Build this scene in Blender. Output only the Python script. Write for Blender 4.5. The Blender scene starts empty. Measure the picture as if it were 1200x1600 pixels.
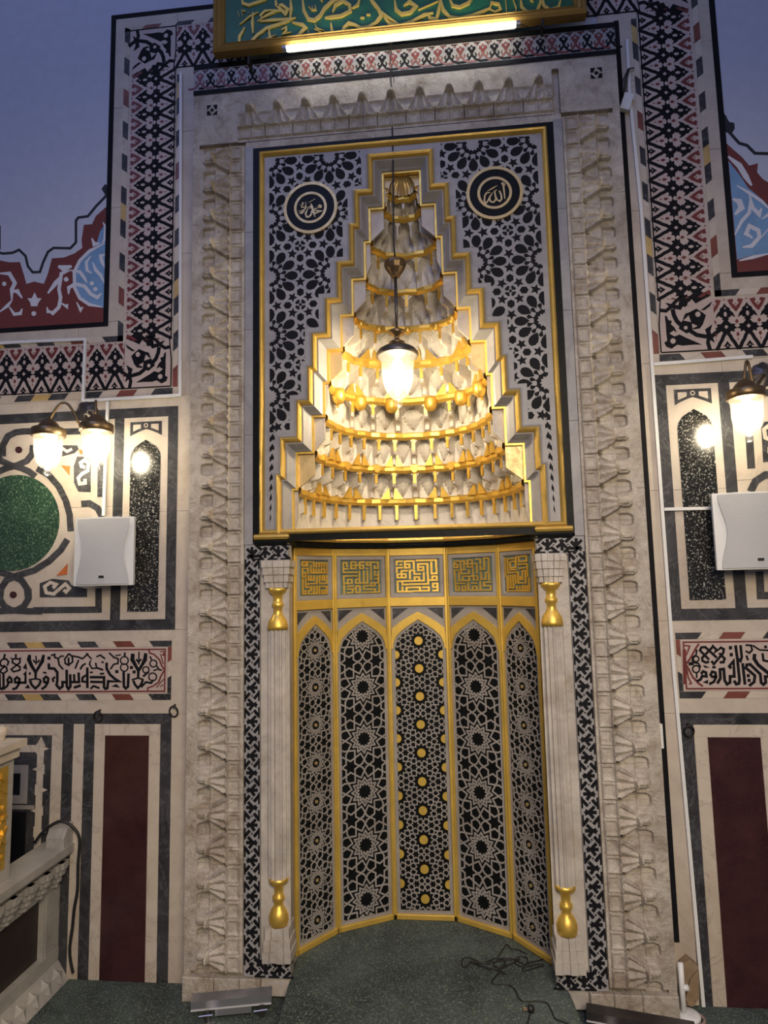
import bpy, math, random
from mathutils import Vector, Matrix
random.seed(7)
scn = bpy.context.scene
COL = scn.collection
PI = math.pi
# ------------------------------------------------------------------ camera
CP = Vector((0.15388, -2.57399, 1.59779))
RR = Matrix(((0.9946323, 0.1013233, -0.0209782), (-0.0316129, 0.1045212, -0.9940201), (-0.0985248, 0.9893477, 0.1071633)))
cam = bpy.data.cameras.new('camera')
cam.sensor_fit = 'VERTICAL'; cam.sensor_height = 36; cam.lens = 22.5; cam.clip_start = 0.05
co = bpy.data.objects.new('camera', cam); COL.objects.link(co)
Rt = Matrix((RR[0], -RR[1], -RR[2])).transposed()
co.matrix_world = Matrix.Translation(CP) @ Rt.to_4x4()
scn.camera = co
# ------------------------------------------------------------------ world, lights, exposure
scn.view_settings.view_transform = 'Standard'
scn.view_settings.look = 'None'
scn.view_settings.gamma = 1
scn.view_settings.use_curve_mapping = False
scn.view_settings.exposure = 0.15
w = bpy.data.worlds.new('world'); scn.world = w; w.use_nodes = True
w.node_tree.nodes['Background'].inputs[0].default_value = (0.44, 0.45, 0.60, 1)
w.node_tree.nodes['Background'].inputs[1].default_value = 0.20

def area(name, loc, target, sx, sy, power, col):
    l = bpy.data.lights.new(name, 'AREA'); l.shape = 'RECTANGLE'; l.size = sx; l.size_y = sy
    l.energy = power; l.color = col
    o = bpy.data.objects.new(name, l); COL.objects.link(o); o.location = loc
    o.rotation_euler = (Vector(target) - Vector(loc)).to_track_quat('-Z', 'Y').to_euler()
    return o
def point(name, loc, power, col, r=0.03):
    l = bpy.data.lights.new(name, 'POINT'); l.energy = power; l.color = col; l.shadow_soft_size = r
    o = bpy.data.objects.new(name, l); COL.objects.link(o); o.location = loc
    return o
# dusk daylight from the high windows behind the photographer, warm chandeliers lower in the hall
area('high_window_daylight', (-1.0, -4.5, 6.2), (0, 0, 3.6), 3.0, 1.6, 66, (0.30, 0.41, 1.0))
ch = area('hall_chandelier_light', (0.7, -3.4, 2.7), (0.0, 0, 0.45), 1.4, 1.4, 41, (1.0, 0.84, 0.64)); ch.data.spread = math.radians(105)   # unseen lamp, spread narrowed to keep the upper wall dim
point('pendant_bulb_light', (-0.032, -0.02, 2.43), 30.0, (1.0, 0.80, 0.50), 0.035)
WARM = (1.0, 0.86, 0.62)

# ------------------------------------------------------------------ mapping helpers
def ray(u, v): return RR.transposed() @ Vector(((u - 600) / 1000, (v - 800) / 1000, 1))
def W(u, v, Y=0.0):
    d = ray(u, v); t = (Y - CP.y) / d.y; q = CP + d * t; return q.x, q.z
def FL(u, v, Z=0.0):
    d = ray(u, v); t = (Z - CP.z) / d.z; q = CP + d * t; return q.x, q.y
def GX(u, v, X):
    d = ray(u, v); t = (X - CP.x) / d.x; q = CP + d * t; return q.y, q.z
def wallfr(Y=0.0, s=1, dz=None):            # wall plane frame: a = x, b = z, h = out towards the hall
    if dz is None: return lambda a, b, h: (s * a, Y - h, b)
    return lambda a, b, h: (s * a, Y - h, dz(b))
def cropfr(ox, oy, k, Y=0.0):               # measured coordinates on a wall plane
    def f(a, b, h):
        x, z = W(ox + a / k, oy + b / k, Y); return (x, Y - h, z)
    return f
def planefr(o, ux, uz, n):
    o = Vector(o); ux = Vector(ux); uz = Vector(uz); n = Vector(n)
    return lambda a, b, h: tuple(o + ux * a + uz * b + n * h)

# ------------------------------------------------------------------ mesh builder
class M:
    def __init__(s): s.v = []; s.f = []; s.m = []; s.k = 0
    def lift(s, h0, h1):                    # overlapping strokes never share exactly one plane
        s.k += 1; return h1 + (s.k % 24) * 1.5e-5 if abs(h1 - h0) < 0.02 else h1
    def add(s, vs, fs, mi=0):
        b = len(s.v); s.v += [tuple(p) for p in vs]
        for f in fs: s.f.append([b + i for i in f]); s.m.append(mi)
    def poly(s, fr, pts, h0=0.0, h1=0.001, mi=0):
        ar = sum(pts[i][0] * pts[(i + 1) % len(pts)][1] - pts[(i + 1) % len(pts)][0] * pts[i][1] for i in range(len(pts)))
        if ar < 0: pts = pts[::-1]
        h1 = s.lift(h0, h1)
        n = len(pts)
        vs = [fr(a, b, h1) for a, b in pts] + [fr(a, b, h0) for a, b in pts]
        s.add(vs, [list(range(n))] + [[i, i + n, (i + 1) % n + n, (i + 1) % n] for i in range(n)], mi)
        return s
    def rect(s, fr, a0, b0, a1, b1, h0=0.0, h1=0.001, mi=0, bev=0.0):
        if bev:
            e = bev; p = [(a0, b0), (a1, b0), (a1, b1), (a0, b1)]; q = [(a0 + e, b0 + e), (a1 - e, b0 + e), (a1 - e, b1 - e), (a0 + e, b1 - e)]
            hm = h1 - bev
            vs = [fr(x, y, h1) for x, y in q] + [fr(x, y, hm) for x, y in p] + [fr(x, y, h0) for x, y in p]
            fs = [[0, 1, 2, 3]]
            for i in range(4):
                j = (i + 1) % 4; fs += [[i, i + 4, j + 4, j], [i + 4, i + 8, j + 8, j + 4]]
            s.add(vs, fs, mi); return s
        return s.poly(fr, [(a0, b0), (a1, b0), (a1, b1), (a0, b1)], h0, h1, mi)
    def stroke(s, fr, pts, w, h0=0.0, h1=0.001, mi=0, closed=False, taper=False):
        pts = [Vector((p[0], p[1])) for p in pts]; n = len(pts)
        if n < 2: return s
        h1 = s.lift(h0, h1)
        L = []; Rr = []
        for i in range(n):
            if closed: a = pts[i - 1]; b = pts[(i + 1) % n]
            else: a = pts[max(0, i - 1)]; b = pts[min(n - 1, i + 1)]
            p = pts[i]
            d1 = (p - a); d2 = (b - p)
            if d1.length < 1e-9: d1 = d2
            if d2.length < 1e-9: d2 = d1
            d1 = d1.normalized(); d2 = d2.normalized()
            t = d1 + d2
            t = t.normalized() if t.length > 1e-6 else d2
            nn = Vector((-t.y, t.x)); c = max(0.45, nn.dot(Vector((-d2.y, d2.x))))
            ww = (w[i] if isinstance(w, (list, tuple)) else w)
            if taper and not isinstance(w, (list, tuple)) and not closed:
                if i == 0 or i == n - 1: ww *= 0.35
            L.append(p + nn * ww / 2 / c); Rr.append(p - nn * ww / 2 / c)
        vs = []
        for i in range(n):
            vs += [fr(L[i].x, L[i].y, h1), fr(Rr[i].x, Rr[i].y, h1), fr(L[i].x, L[i].y, h0), fr(Rr[i].x, Rr[i].y, h0)]
        fs = []
        for i in range(n if closed else n - 1):
            a = 4 * i; b = 4 * ((i + 1) % n)
            fs += [[a, a + 1, b + 1, b], [a, b, b + 2, a + 2], [a + 1, a + 3, b + 3, b + 1]]
        if not closed: fs += [[0, 2, 3, 1], [4 * n - 4, 4 * n - 3, 4 * n - 1, 4 * n - 2]]
        s.add(vs, fs, mi); return s
    def seg(s, fr, p, q, w, h0, h1, mi=0, ext=None):
        p = Vector(p); q = Vector(q); d = q - p
        if d.length < 1e-9: d = Vector((1, 0))
        d.normalize(); e = w / 2 if ext is None else ext; p = p - d * e; q = q + d * e; n = Vector((-d.y, d.x)) * w / 2
        return s.poly(fr, [tuple(p + n), tuple(p - n), tuple(q - n), tuple(q + n)], h0, h1, mi)
    def disc(s, fr, c, r, h0, h1, mi=0, n=20, ry=None):
        ry = ry or r
        return s.poly(fr, [(c[0] + r * math.cos(2 * PI * i / n), c[1] + ry * math.sin(2 * PI * i / n)) for i in range(n)], h0, h1, mi)
    def ring(s, fr, c, r, w, h0, h1, mi=0, n=28, a0=0, a1=360):
        full = abs(a1 - a0) >= 360
        k = n if full else n + 1
        pts = [(c[0] + r * math.cos(math.radians(a0 + (a1 - a0) * i / n)), c[1] + r * math.sin(math.radians(a0 + (a1 - a0) * i / n))) for i in range(k)]
        return s.stroke(fr, pts, w, h0, h1, mi, closed=full)
    def molding(s, fr, path, prof, mis=0, closed=False):   # profile (offset to the left of the path, height)
        n = len(path); P = [Vector(p) for p in path]; off = []
        for i in range(n):
            if closed: a = P[i - 1]; b = P[(i + 1) % n]
            else: a = P[max(0, i - 1)]; b = P[min(n - 1, i + 1)]
            d1 = (P[i] - a); d2 = (b - P[i])
            if d1.length < 1e-9: d1 = d2
            if d2.length < 1e-9: d2 = d1
            d1 = d1.normalized(); d2 = d2.normalized(); t = (d1 + d2).normalized()
            nn = Vector((-t.y, t.x)); c = max(0.4, nn.dot(Vector((-d2.y, d2.x)))); off.append(nn / c)
        k = len(prof)
        for j in range(k - 1):
            vs = []
            for i in range(n):
                for q in (prof[j], prof[j + 1]):
                    p = P[i] + off[i] * q[0]; vs.append(fr(p.x, p.y, q[1]))
            fs = [[2 * i, 2 * i + 1, (2 * i + 3) % (2 * n), (2 * i + 2) % (2 * n)] for i in range(n if closed else n - 1)]
            s.add(vs, fs, mis[j] if isinstance(mis, (list, tuple)) else mis)
        return s
    def lathe(s, o, prof, n=20, mi=0, flute=0, fd=0.0, axis=None):
        vs = []; o = Vector(o)
        for r, z in prof:
            for i in range(n):
                a = 2 * PI * i / n
                rr = r * (1 - fd * (0.5 - 0.5 * math.cos(a * flute))) if flute else r
                vs.append((o.x + rr * math.cos(a), o.y + rr * math.sin(a), o.z + z))
        fs = []
        for j in range(len(prof) - 1):
            for i in range(n): fs.append([j * n + i, j * n + (i + 1) % n, (j + 1) * n + (i + 1) % n, (j + 1) * n + i])
        if prof[0][0] > 1e-4: fs.append(list(range(n))[::-1])
        if prof[-1][0] > 1e-4: fs.append([(len(prof) - 1) * n + i for i in range(n)])
        s.add(vs, fs, mi); return s
    def tube(s, pts, r, n=8, mi=0):
        P = [Vector(p) for p in pts]; vs = []; N = None
        for i, p in enumerate(P):
            t = (P[min(i + 1, len(P) - 1)] - P[max(i - 1, 0)]).normalized()
            if N is None: N = t.orthogonal().normalized()
            N = (N - t * N.dot(t)); N = N.normalized() if N.length > 1e-6 else t.orthogonal().normalized()
            B = t.cross(N); rr = r[i] if isinstance(r, (list, tuple)) else r
            for k in range(n):
                a = 2 * PI * k / n; vs.append(p + (N * math.cos(a) + B * math.sin(a)) * rr)
        fs = [[i * n + k, i * n + (k + 1) % n, (i + 1) * n + (k + 1) % n, (i + 1) * n + k] for i in range(len(P) - 1) for k in range(n)]
        fs += [list(range(n))[::-1], [(len(P) - 1) * n + k for k in range(n)]]
        s.add(vs, fs, mi); return s
    def box(s, x0, y0, z0, x1, y1, z1, mi=0):
        vs = [(x, y, z) for z in (z0, z1) for y in (y0, y1) for x in (x0, x1)]
        s.add(vs, [[0, 2, 3, 1], [4, 5, 7, 6], [0, 1, 5, 4], [2, 6, 7, 3], [0, 4, 6, 2], [1, 3, 7, 5]], mi); return s
    def obox(s, o, ux, uy, uz, mi=0):
        o = Vector(o); ux = Vector(ux); uy = Vector(uy); uz = Vector(uz)
        vs = [o + ux * i + uy * j + uz * k for k in (0, 1) for j in (0, 1) for i in (0, 1)]
        s.add(vs, [[0, 2, 3, 1], [4, 5, 7, 6], [0, 1, 5, 4], [2, 6, 7, 3], [0, 4, 6, 2], [1, 3, 7, 5]], mi); return s

def mesh(name, b, mats, smooth=False):
    me = bpy.data.meshes.new(name); me.from_pydata(b.v, [], b.f)
    for m in (mats if isinstance(mats, (list, tuple)) else [mats]): me.materials.append(m)
    if isinstance(mats, (list, tuple)) and len(mats) > 1: me.polygons.foreach_set('material_index', b.m)
    if smooth: me.polygons.foreach_set('use_smooth', [True] * len(b.f))
    me.update(); return me
def obj(name, b, mats, parent=None, smooth=False, **kw):
    me = b if isinstance(b, bpy.types.Mesh) else mesh(name, b, mats, smooth)
    o = bpy.data.objects.new(name, me); COL.objects.link(o)
    if parent is not None: o.parent = parent
    for k, v in kw.items(): o[k] = v
    return o
def thing(name, label, cat, loc=(0, 0, 0), group=None):
    o = bpy.data.objects.new(name, None); COL.objects.link(o); o.location = loc; o.empty_display_size = 0.05
    if label: o['label'] = label
    if cat: o['category'] = cat
    if group: o['group'] = group
    return o
def tag(o, label, cat, group=None):
    o['label'] = label; o['category'] = cat
    if group: o['group'] = group
    return o
def keep(parent, o):                       # child keeps world coordinates under a moved parent
    o.matrix_parent_inverse = Matrix.Translation(parent.location).inverted(); return o

# ------------------------------------------------------------------ materials
def newmat(name):
    m = bpy.data.materials.new(name); m.use_nodes = True; nt = m.node_tree
    return m, nt, nt.nodes['Principled BSDF']
def noise(nt, scale, detail=6, rough=0.6, dist=0.0, vec=None):
    n = nt.nodes.new('ShaderNodeTexNoise'); n.inputs['Scale'].default_value = scale; n.inputs['Detail'].default_value = detail
    n.inputs['Roughness'].default_value = rough; n.inputs['Distortion'].default_value = dist
    if vec is not None: nt.links.new(vec, n.inputs['Vector'])
    return n
def ramp(nt, src, stops):
    r = nt.nodes.new('ShaderNodeValToRGB'); e = r.color_ramp.elements
    while len(e) < len(stops): e.new(0.5)
    for i, (p, c) in enumerate(stops): e[i].position = p; e[i].color = (*c, 1)
    nt.links.new(src, r.inputs[0]); return r
def coords(nt, geo=True):
    if geo:
        g = nt.nodes.new('ShaderNodeNewGeometry'); return g.outputs['Position']
    t = nt.nodes.new('ShaderNodeTexCoord'); return t.outputs['Object']
def mixc(nt, fac, a, b, mode='MIX'):
    x = nt.nodes.new('ShaderNodeMix'); x.data_type = 'RGBA'; x.blend_type = mode
    for sck, val in ((x.inputs[0], fac), (x.inputs[6], a), (x.inputs[7], b)):
        if hasattr(val, 'node'): nt.links.new(val, sck)
        elif isinstance(val, tuple): sck.default_value = (*val, 1)
        else: sck.default_value = val
    return x.outputs[2]
def bump(nt, bs, src, strength, dist=0.01):
    b = nt.nodes.new('ShaderNodeBump'); b.inputs['Strength'].default_value = strength; b.inputs['Distance'].default_value = dist
    nt.links.new(src, b.inputs['Height']); nt.links.new(b.outputs[0], bs.inputs['Normal'])
def marble(name, c1, c2, vein=None, vscale=3.0, rough=0.4, stain=None, stscale=2.2, vw=0.03, bmp=0.12, stfac=0.8, vfac=1.0, spec=0.4, grime=0.0):
    m, nt, bs = newmat(name); bs.inputs['Specular IOR Level'].default_value = spec; pos = coords(nt)
    n1 = noise(nt, 7, 8, 0.65, 0.6, pos); r1 = ramp(nt, n1.outputs[0], [(0.32, c1), (0.68, c2)]); col = r1.outputs[0]
    if vein:
        n2 = noise(nt, vscale, 8, 0.62, 1.6, pos)
        r2 = ramp(nt, n2.outputs[0], [(0.5 - vw, (0, 0, 0)), (0.5, (vfac, vfac, vfac)), (0.5 + vw, (0, 0, 0))])
        col = mixc(nt, r2.outputs[0], col, vein)
    if stain:
        n3 = noise(nt, stscale, 9, 0.7, 0.5, pos); r3 = ramp(nt, n3.outputs[0], [(0.50, (0, 0, 0)), (0.72, (stfac, stfac, stfac))])
        col = mixc(nt, r3.outputs[0], col, stain, 'MULTIPLY')
        if grime:
            n4 = noise(nt, 14, 8, 0.75, 1.2, pos); r4 = ramp(nt, n4.outputs[0], [(0.48, (0, 0, 0)), (0.66, (grime,) * 3)]); col = mixc(nt, r4.outputs[0], col, (0.50, 0.42, 0.33), 'MULTIPLY')
    nt.links.new(col, bs.inputs['Base Color']); bs.inputs['Roughness'].default_value = rough
    nf = noise(nt, 60, 6, 0.7, 0, pos); bump(nt, bs, nf.outputs[0], bmp, 0.01)
    return m
def plain(name, c, rough=0.5, metal=0.0, var=0.12, bmp=0.0, nscale=14, spec=0.5):
    m, nt, bs = newmat(name); bs.inputs['Specular IOR Level'].default_value = spec; pos = coords(nt); n = noise(nt, nscale, 6, 0.6, 0.2, pos)
    r = ramp(nt, n.outputs[0], [(0.3, tuple(x * (1 - var) for x in c)), (0.7, tuple(min(1, x * (1 + var)) for x in c))])
    nt.links.new(r.outputs[0], bs.inputs['Base Color']); bs.inputs['Roughness'].default_value = rough; bs.inputs['Metallic'].default_value = metal
    if bmp: bump(nt, bs, n.outputs[0], bmp, 0.01)
    return m
def speck(name, base, specks, scale=220, rough=0.25, thr=0.62, base2=None):
    m, nt, bs = newmat(name); pos = coords(nt)
    big = noise(nt, 9, 4, 0.6, 0.2, pos); rb = ramp(nt, big.outputs[0], [(0.35, base), (0.65, base2 or base)])
    n = noise(nt, scale, 3, 0.6, 0.4, pos); r = ramp(nt, n.outputs[0], [(thr - 0.04, (0, 0, 0)), (thr + 0.05, (1, 1, 1))])
    col = mixc(nt, r.outputs[0], rb.outputs[0], specks)
    nt.links.new(col, bs.inputs['Base Color']); bs.inputs['Roughness'].default_value = rough
    return m
def gold(name, c, rough=0.38, metal=0.75, bmp=0.25):
    m, nt, bs = newmat(name); pos = coords(nt); n = noise(nt, 45, 6, 0.65, 0.3, pos); n2 = noise(nt, 10, 5, 0.6, 0.3, pos)
    r = ramp(nt, n2.outputs[0], [(0.3, tuple(x * 0.78 for x in c)), (0.7, c)])
    nt.links.new(r.outputs[0], bs.inputs['Base Color'])
    rr = ramp(nt, n.outputs[0], [(0.3, (rough - 0.08,) * 3), (0.7, (rough + 0.15,) * 3)]); nt.links.new(rr.outputs[0], bs.inputs['Roughness'])
    bs.inputs['Metallic'].default_value = metal; bump(nt, bs, n.outputs[0], bmp, 0.004)
    return m
def emit(name, c, k):
    m = bpy.data.materials.new(name); m.use_nodes = True; nt = m.node_tree; nt.nodes.clear()
    e = nt.nodes.new('ShaderNodeEmission'); e.inputs[0].default_value = (*c, 1); e.inputs[1].default_value = k
    o = nt.nodes.new('ShaderNodeOutputMaterial'); nt.links.new(e.outputs[0], o.inputs[0]); return m
def glassy(name, tint=(1, 1, 1), fac=0.12, frost=0.0):
    m = bpy.data.materials.new(name); m.use_nodes = True; nt = m.node_tree; nt.nodes.clear()
    t = nt.nodes.new('ShaderNodeBsdfTransparent'); t.inputs[0].default_value = (*tint, 1)
    g = nt.nodes.new('ShaderNodeBsdfGlossy'); g.inputs['Roughness'].default_value = 0.08; g.inputs[0].default_value = (1, 1, 1, 1)
    x = nt.nodes.new('ShaderNodeMixShader'); x.inputs[0].default_value = fac
    nt.links.new(t.outputs[0], x.inputs[1]); nt.links.new(g.outputs[0], x.inputs[2]); last = x
    if frost:
        d = nt.nodes.new('ShaderNodeBsdfTranslucent'); d.inputs[0].default_value = (1, 0.97, 0.9, 1)
        y = nt.nodes.new('ShaderNodeMixShader'); y.inputs[0].default_value = frost
        nt.links.new(x.outputs[0], y.inputs[1]); nt.links.new(d.outputs[0], y.inputs[2]); last = y
    o = nt.nodes.new('ShaderNodeOutputMaterial'); nt.links.new(last.outputs[0], o.inputs[0]); return m

CREAM = marble('cream_marble', (0.50, 0.43, 0.345), (0.60, 0.525, 0.43), (0.42, 0.36, 0.30), 3.0, 0.42, (0.75, 0.68, 0.6), 1.6, 0.015)
WALLST = marble('wall_marble', (0.47, 0.40, 0.33), (0.57, 0.50, 0.41), (0.36, 0.31, 0.27), 2.4, 0.45, (0.72, 0.65, 0.58), 1.8, 0.012, 0.12, 0.8, 0.4)
CARVED = marble('carved_marble', (0.38, 0.335, 0.28), (0.60, 0.545, 0.465), (0.30, 0.26, 0.24), 2.6, 0.42, (0.46, 0.35, 0.23), 4.5, 0.02, 0.7, 0.85, 0.35, 0.4, 0.6)
NICHEM = marble('niche_marble', (0.36, 0.325, 0.285), (0.54, 0.495, 0.435), (0.26, 0.25, 0.27), 2.6, 0.38, (0.68, 0.6, 0.5), 4.5, 0.02, 0.2, 0.8, 0.30)
HOODM = marble('hood_marble', (0.54, 0.50, 0.44), (0.68, 0.64, 0.57), (0.30, 0.29, 0.29), 2.2, 0.4, (0.80, 0.74, 0.66), 3.0, 0.02, 0.15, 0.7, 0.3)
GREYM = marble('grey_stone', (0.24, 0.22, 0.20), (0.33, 0.305, 0.28), None, 3, 0.5, (0.75, 0.7, 0.66), 5, 0.02)
SPANM = marble('spandrel_marble', (0.25, 0.24, 0.24), (0.34, 0.33, 0.325), (0.16, 0.16, 0.19), 1.6, 0.42, None, 3, 0.05, 0.12, 0.8, 0.35)
SLATE = marble('dark_marble', (0.018, 0.018, 0.020), (0.062, 0.061, 0.066), (0.12, 0.12, 0.125), 6, 0.45, None, 3, 0.02, 0.1, 0.8, 0.6, 0.25)
BLACK = plain('black_stone', (0.008, 0.008, 0.010), 0.6, 0, 0.3, 0, 14, 0.12)
FRAMEB = plain('black_frame_stone', (0.006, 0.007, 0.007), 0.45, 0, 0.3, 0.1, 30, 0.12)
REDINL = plain('red_inlay', (0.14, 0.022, 0.018), 0.45, 0, 0.25)
RUST = plain('rust_marble', (0.17, 0.05, 0.035), 0.4, 0, 0.3)
OCHRE = plain('ochre_marble', (0.48, 0.33, 0.12), 0.4, 0, 0.2)
PINKC = marble('rosy_marble', (0.44, 0.35, 0.31), (0.53, 0.43, 0.38), None, 3, 0.45)
ORANGE = plain('orange_stone', (0.45, 0.12, 0.03), 0.4, 0, 0.3)
PORPH = speck('porphyry', (0.034, 0.012, 0.013), (0.09, 0.05, 0.046), 260, 0.28, 0.66, (0.055, 0.019, 0.020))
GREENG = speck('green_granite', (0.018, 0.045, 0.028), (0.13, 0.20, 0.12), 120, 0.2, 0.58, (0.03, 0.07, 0.04))
BLACKG = speck('black_granite', (0.012, 0.012, 0.012), (0.42, 0.41, 0.36), 130, 0.16, 0.60, (0.02, 0.02, 0.018))
GOLD = gold('gold_leaf', (0.86, 0.56, 0.11), 0.36, 0.7)
GOLDD = gold('gilded_frame', (0.66, 0.43, 0.10), 0.42, 0.6)
GOLDP = gold('gold_paint', (0.78, 0.52, 0.10), 0.40, 0.5, 0.1)
GOLDM = gold('pale_gilding', (0.60, 0.44, 0.20), 0.42, 0.55)
PLASTER = plain('painted_plaster', (0.50, 0.52, 0.60), 0.8, 0, 0.05, 0.15, 20)
MRED = plain('mural_red', (0.15, 0.03, 0.025), 0.7, 0, 0.08)
MBLUE = plain('mural_blue', (0.17, 0.31, 0.50), 0.7, 0, 0.12)
MWHITE = plain('mural_white', (0.62, 0.62, 0.66), 0.75, 0, 0.05)
MBLACK = plain('mural_black', (0.012, 0.013, 0.018), 0.7, 0, 0.2)
GREENP = plain('green_lacquer', (0.012, 0.115, 0.045), 0.35, 0, 0.2)
TEAL = plain('teal_recess', (0.10, 0.15, 0.125), 0.5, 0, 0.2)
GREYR = plain('carpet_shadow', (0.02, 0.02, 0.02), 0.8)
WHITEP = plain('white_plastic', (0.72, 0.72, 0.70), 0.45, 0, 0.04)
GREYP = plain('grey_grille', (0.50, 0.50, 0.50), 0.55, 0, 0.03, 0.3, 300)
IRON = plain('iron', (0.03, 0.024, 0.02), 0.55, 0.6, 0.3)
BRASS = gold('aged_brass', (0.22, 0.15, 0.08), 0.35, 0.85, 0.1)
STEELD = plain('dark_metal', (0.10, 0.09, 0.09), 0.35, 0.8, 0.2)
ALU = plain('aluminium', (0.42, 0.42, 0.46), 0.35, 0.8, 0.1)
RUBBER = plain('black_rubber', (0.012, 0.012, 0.013), 0.5, 0, 0.2)
BROWNW = plain('dark_wood', (0.022, 0.014, 0.012), 0.4, 0, 0.3)
BULB = emit('lit_bulb', (1.0, 0.86, 0.62), 60)
TUBE = emit('lit_tube', (1.0, 0.97, 0.86), 11)
GLASS = glassy('clear_glass', (0.98, 0.98, 0.98), 0.08, 0.022)
GLASSW = glassy('seeded_glass', (0.98, 0.99, 0.97), 0.08, 0.04)
SIGNG = gold('dull_gilding', (0.40, 0.24, 0.06), 0.42, 0.6)
def carpet():
    m, nt, bs = newmat('speckled_green_carpet'); pos = coords(nt)
    big = noise(nt, 3.2, 5, 0.6, 0.4, pos); rb = ramp(nt, big.outputs[0], [(0.36, (0.020, 0.030, 0.027)), (0.66, (0.075, 0.100, 0.088))])
    n = noise(nt, 170, 2, 0.5, 1.2, pos); r = ramp(nt, n.outputs[0], [(0.57, (0, 0, 0)), (0.66, (0.75,) * 3)])
    n2 = noise(nt, 150, 2, 0.5, 1.0, pos); n2.noise_dimensions = '4D'; n2.inputs['W'].default_value = 3.1
    r2 = ramp(nt, n2.outputs[0], [(0.58, (0, 0, 0)), (0.68, (0.7,) * 3)])
    c = mixc(nt, r.outputs[0], rb.outputs[0], (0.28, 0.34, 0.25)); c = mixc(nt, r2.outputs[0], c, (0.17, 0.20, 0.28))
    nt.links.new(c, bs.inputs['Base Color']); bs.inputs['Roughness'].default_value = 0.95
    f = noise(nt, 320, 3, 0.6, 0, pos); bump(nt, bs, f.outputs[0], 0.6, 0.01)
    return m
CARPET = carpet()
# ================================================================== SETTING
WY = 0.10                                      # plane of the side walls; the mihrab front stands at y = 0
floor = obj('floor', M().box(-3.2, -5.5, -0.12, 3.2, 1.0, 0.0), CARPET, kind='structure', label='dark green speckled carpet floor of the hall')
wb = M().box(-3.2, WY + 0.02, -0.12, 3.2, WY + 0.06, 5.6)
def clip_poly(P, C):                           # Sutherland-Hodgman, C convex and counter-clockwise
    out = P
    for i in range(len(C)):
        a = C[i]; b = C[(i + 1) % len(C)]; src = out; out = []
        if not src: break
        def side(p): return (b[0] - a[0]) * (p[1] - a[1]) - (b[1] - a[1]) * (p[0] - a[0])
        for j in range(len(src)):
            p = src[j]; q = src[(j + 1) % len(src)]; sp = side(p); sq = side(q)
            if sp >= 0: out.append(p)
            if (sp >= 0) != (sq >= 0):
                t = sp / (sp - sq); out.append((p[0] + (q[0] - p[0]) * t, p[1] + (q[1] - p[1]) * t))
    return out

# ---- arabesque motif, one period of the inlaid border (x across, z from the line side to the red side)
KX, KZ = 0.000389, 0.000427
def mo(pts): return [(x * KX, (655 - y) * KZ) for x, y in pts]
def mirror(pts): return pts + [(-x, y) for x, y in pts[::-1]]
lf = lambda a, b, h: (a, -h, b)
def arab_mesh():
    b = M()
    b.rect(lf, -112.5 * KX, 0, 112.5 * KX, 515 * KZ, 0, 0.0012, 0)
    tree = [(0, 195), (22, 230), (44, 243), (48, 268), (72, 292), (90, 338), (55, 318), (42, 336), (22, 340), (34, 352), (18, 370), (46, 402), (88, 404), (76, 424), (104, 446), (74, 456), (74, 484), (44, 472), (30, 494)]
    b.poly(lf, mo(mirror([(x * 1.10, y) for x, y in tree])), 0, 0.0022, 1)
    for s in (-1, 1):
        b.stroke(lf, mo([(s * 8, 488), (s * 34, 520), (s * 50, 556), (s * 74, 590), (s * 90, 622), (s * 113, 655)]), 0.0142, 0, 0.0022, 1)
    b.rect(lf, -112.5 * KX, 0, 112.5 * KX, 12 * KZ, 0, 0.0022, 1)
    b.poly(lf, mo([(0, 572), (20, 600), (44, 628), (22, 622), (16, 634), (22, 648), (-22, 648), (-16, 634), (-22, 622), (-44, 628), (-20, 600)]), 0, 0.0022, 1)
    for c, rx, ry in (((0, 305), 17, 26), ((0, 432), 21, 21), ((0, 246), 8, 11)):
        b.disc(lf, (c[0] * KX, (655 - c[1]) * KZ), rx * KX, 0.0022, 0.0030, 0, 4 if c[1] == 432 else 8, ry * KZ)
    b.disc(lf, (0, (655 - 618) * KZ), 8 * KX, 0.0022, 0.003, 0, 5)
    for s in (-1, 1):
        t = [(s * 112.5, 284), (s * 74, 240), (s * 50, 200), (s * 32, 162), (s * 84, 152), (s * 94, 178), (s * 76, 190), (s * 112.5, 232)]
        b.poly(lf, mo(t), 0, 0.0022, 2)
        b.poly(lf, mo([(s * 112.5, 355), (s * 93, 380), (s * 112.5, 403)]), 0, 0.0022, 2)
        b.poly(lf, mo([(s * 112.5, 484), (s * 98, 500), (s * 97, 516), (s * 112.5, 532)]), 0, 0.0022, 2)
        b.poly(lf, mo([(s * 112.5, 545), (s * 105, 558), (s * 112.5, 568)]), 0, 0.0022, 2)
        b.poly(lf, mo([(s * 112.5, 196), (s * 104, 205), (s * 112.5, 214)]), 0, 0.0022, 2)
    b.disc(lf, (0, 497 * KZ), 8 * KX, 0, 0.0022, 2, 6)
    return mesh('arabesque_motif', b, [PINKC, BLACK, REDINL])
ARAB = arab_mesh()
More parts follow.
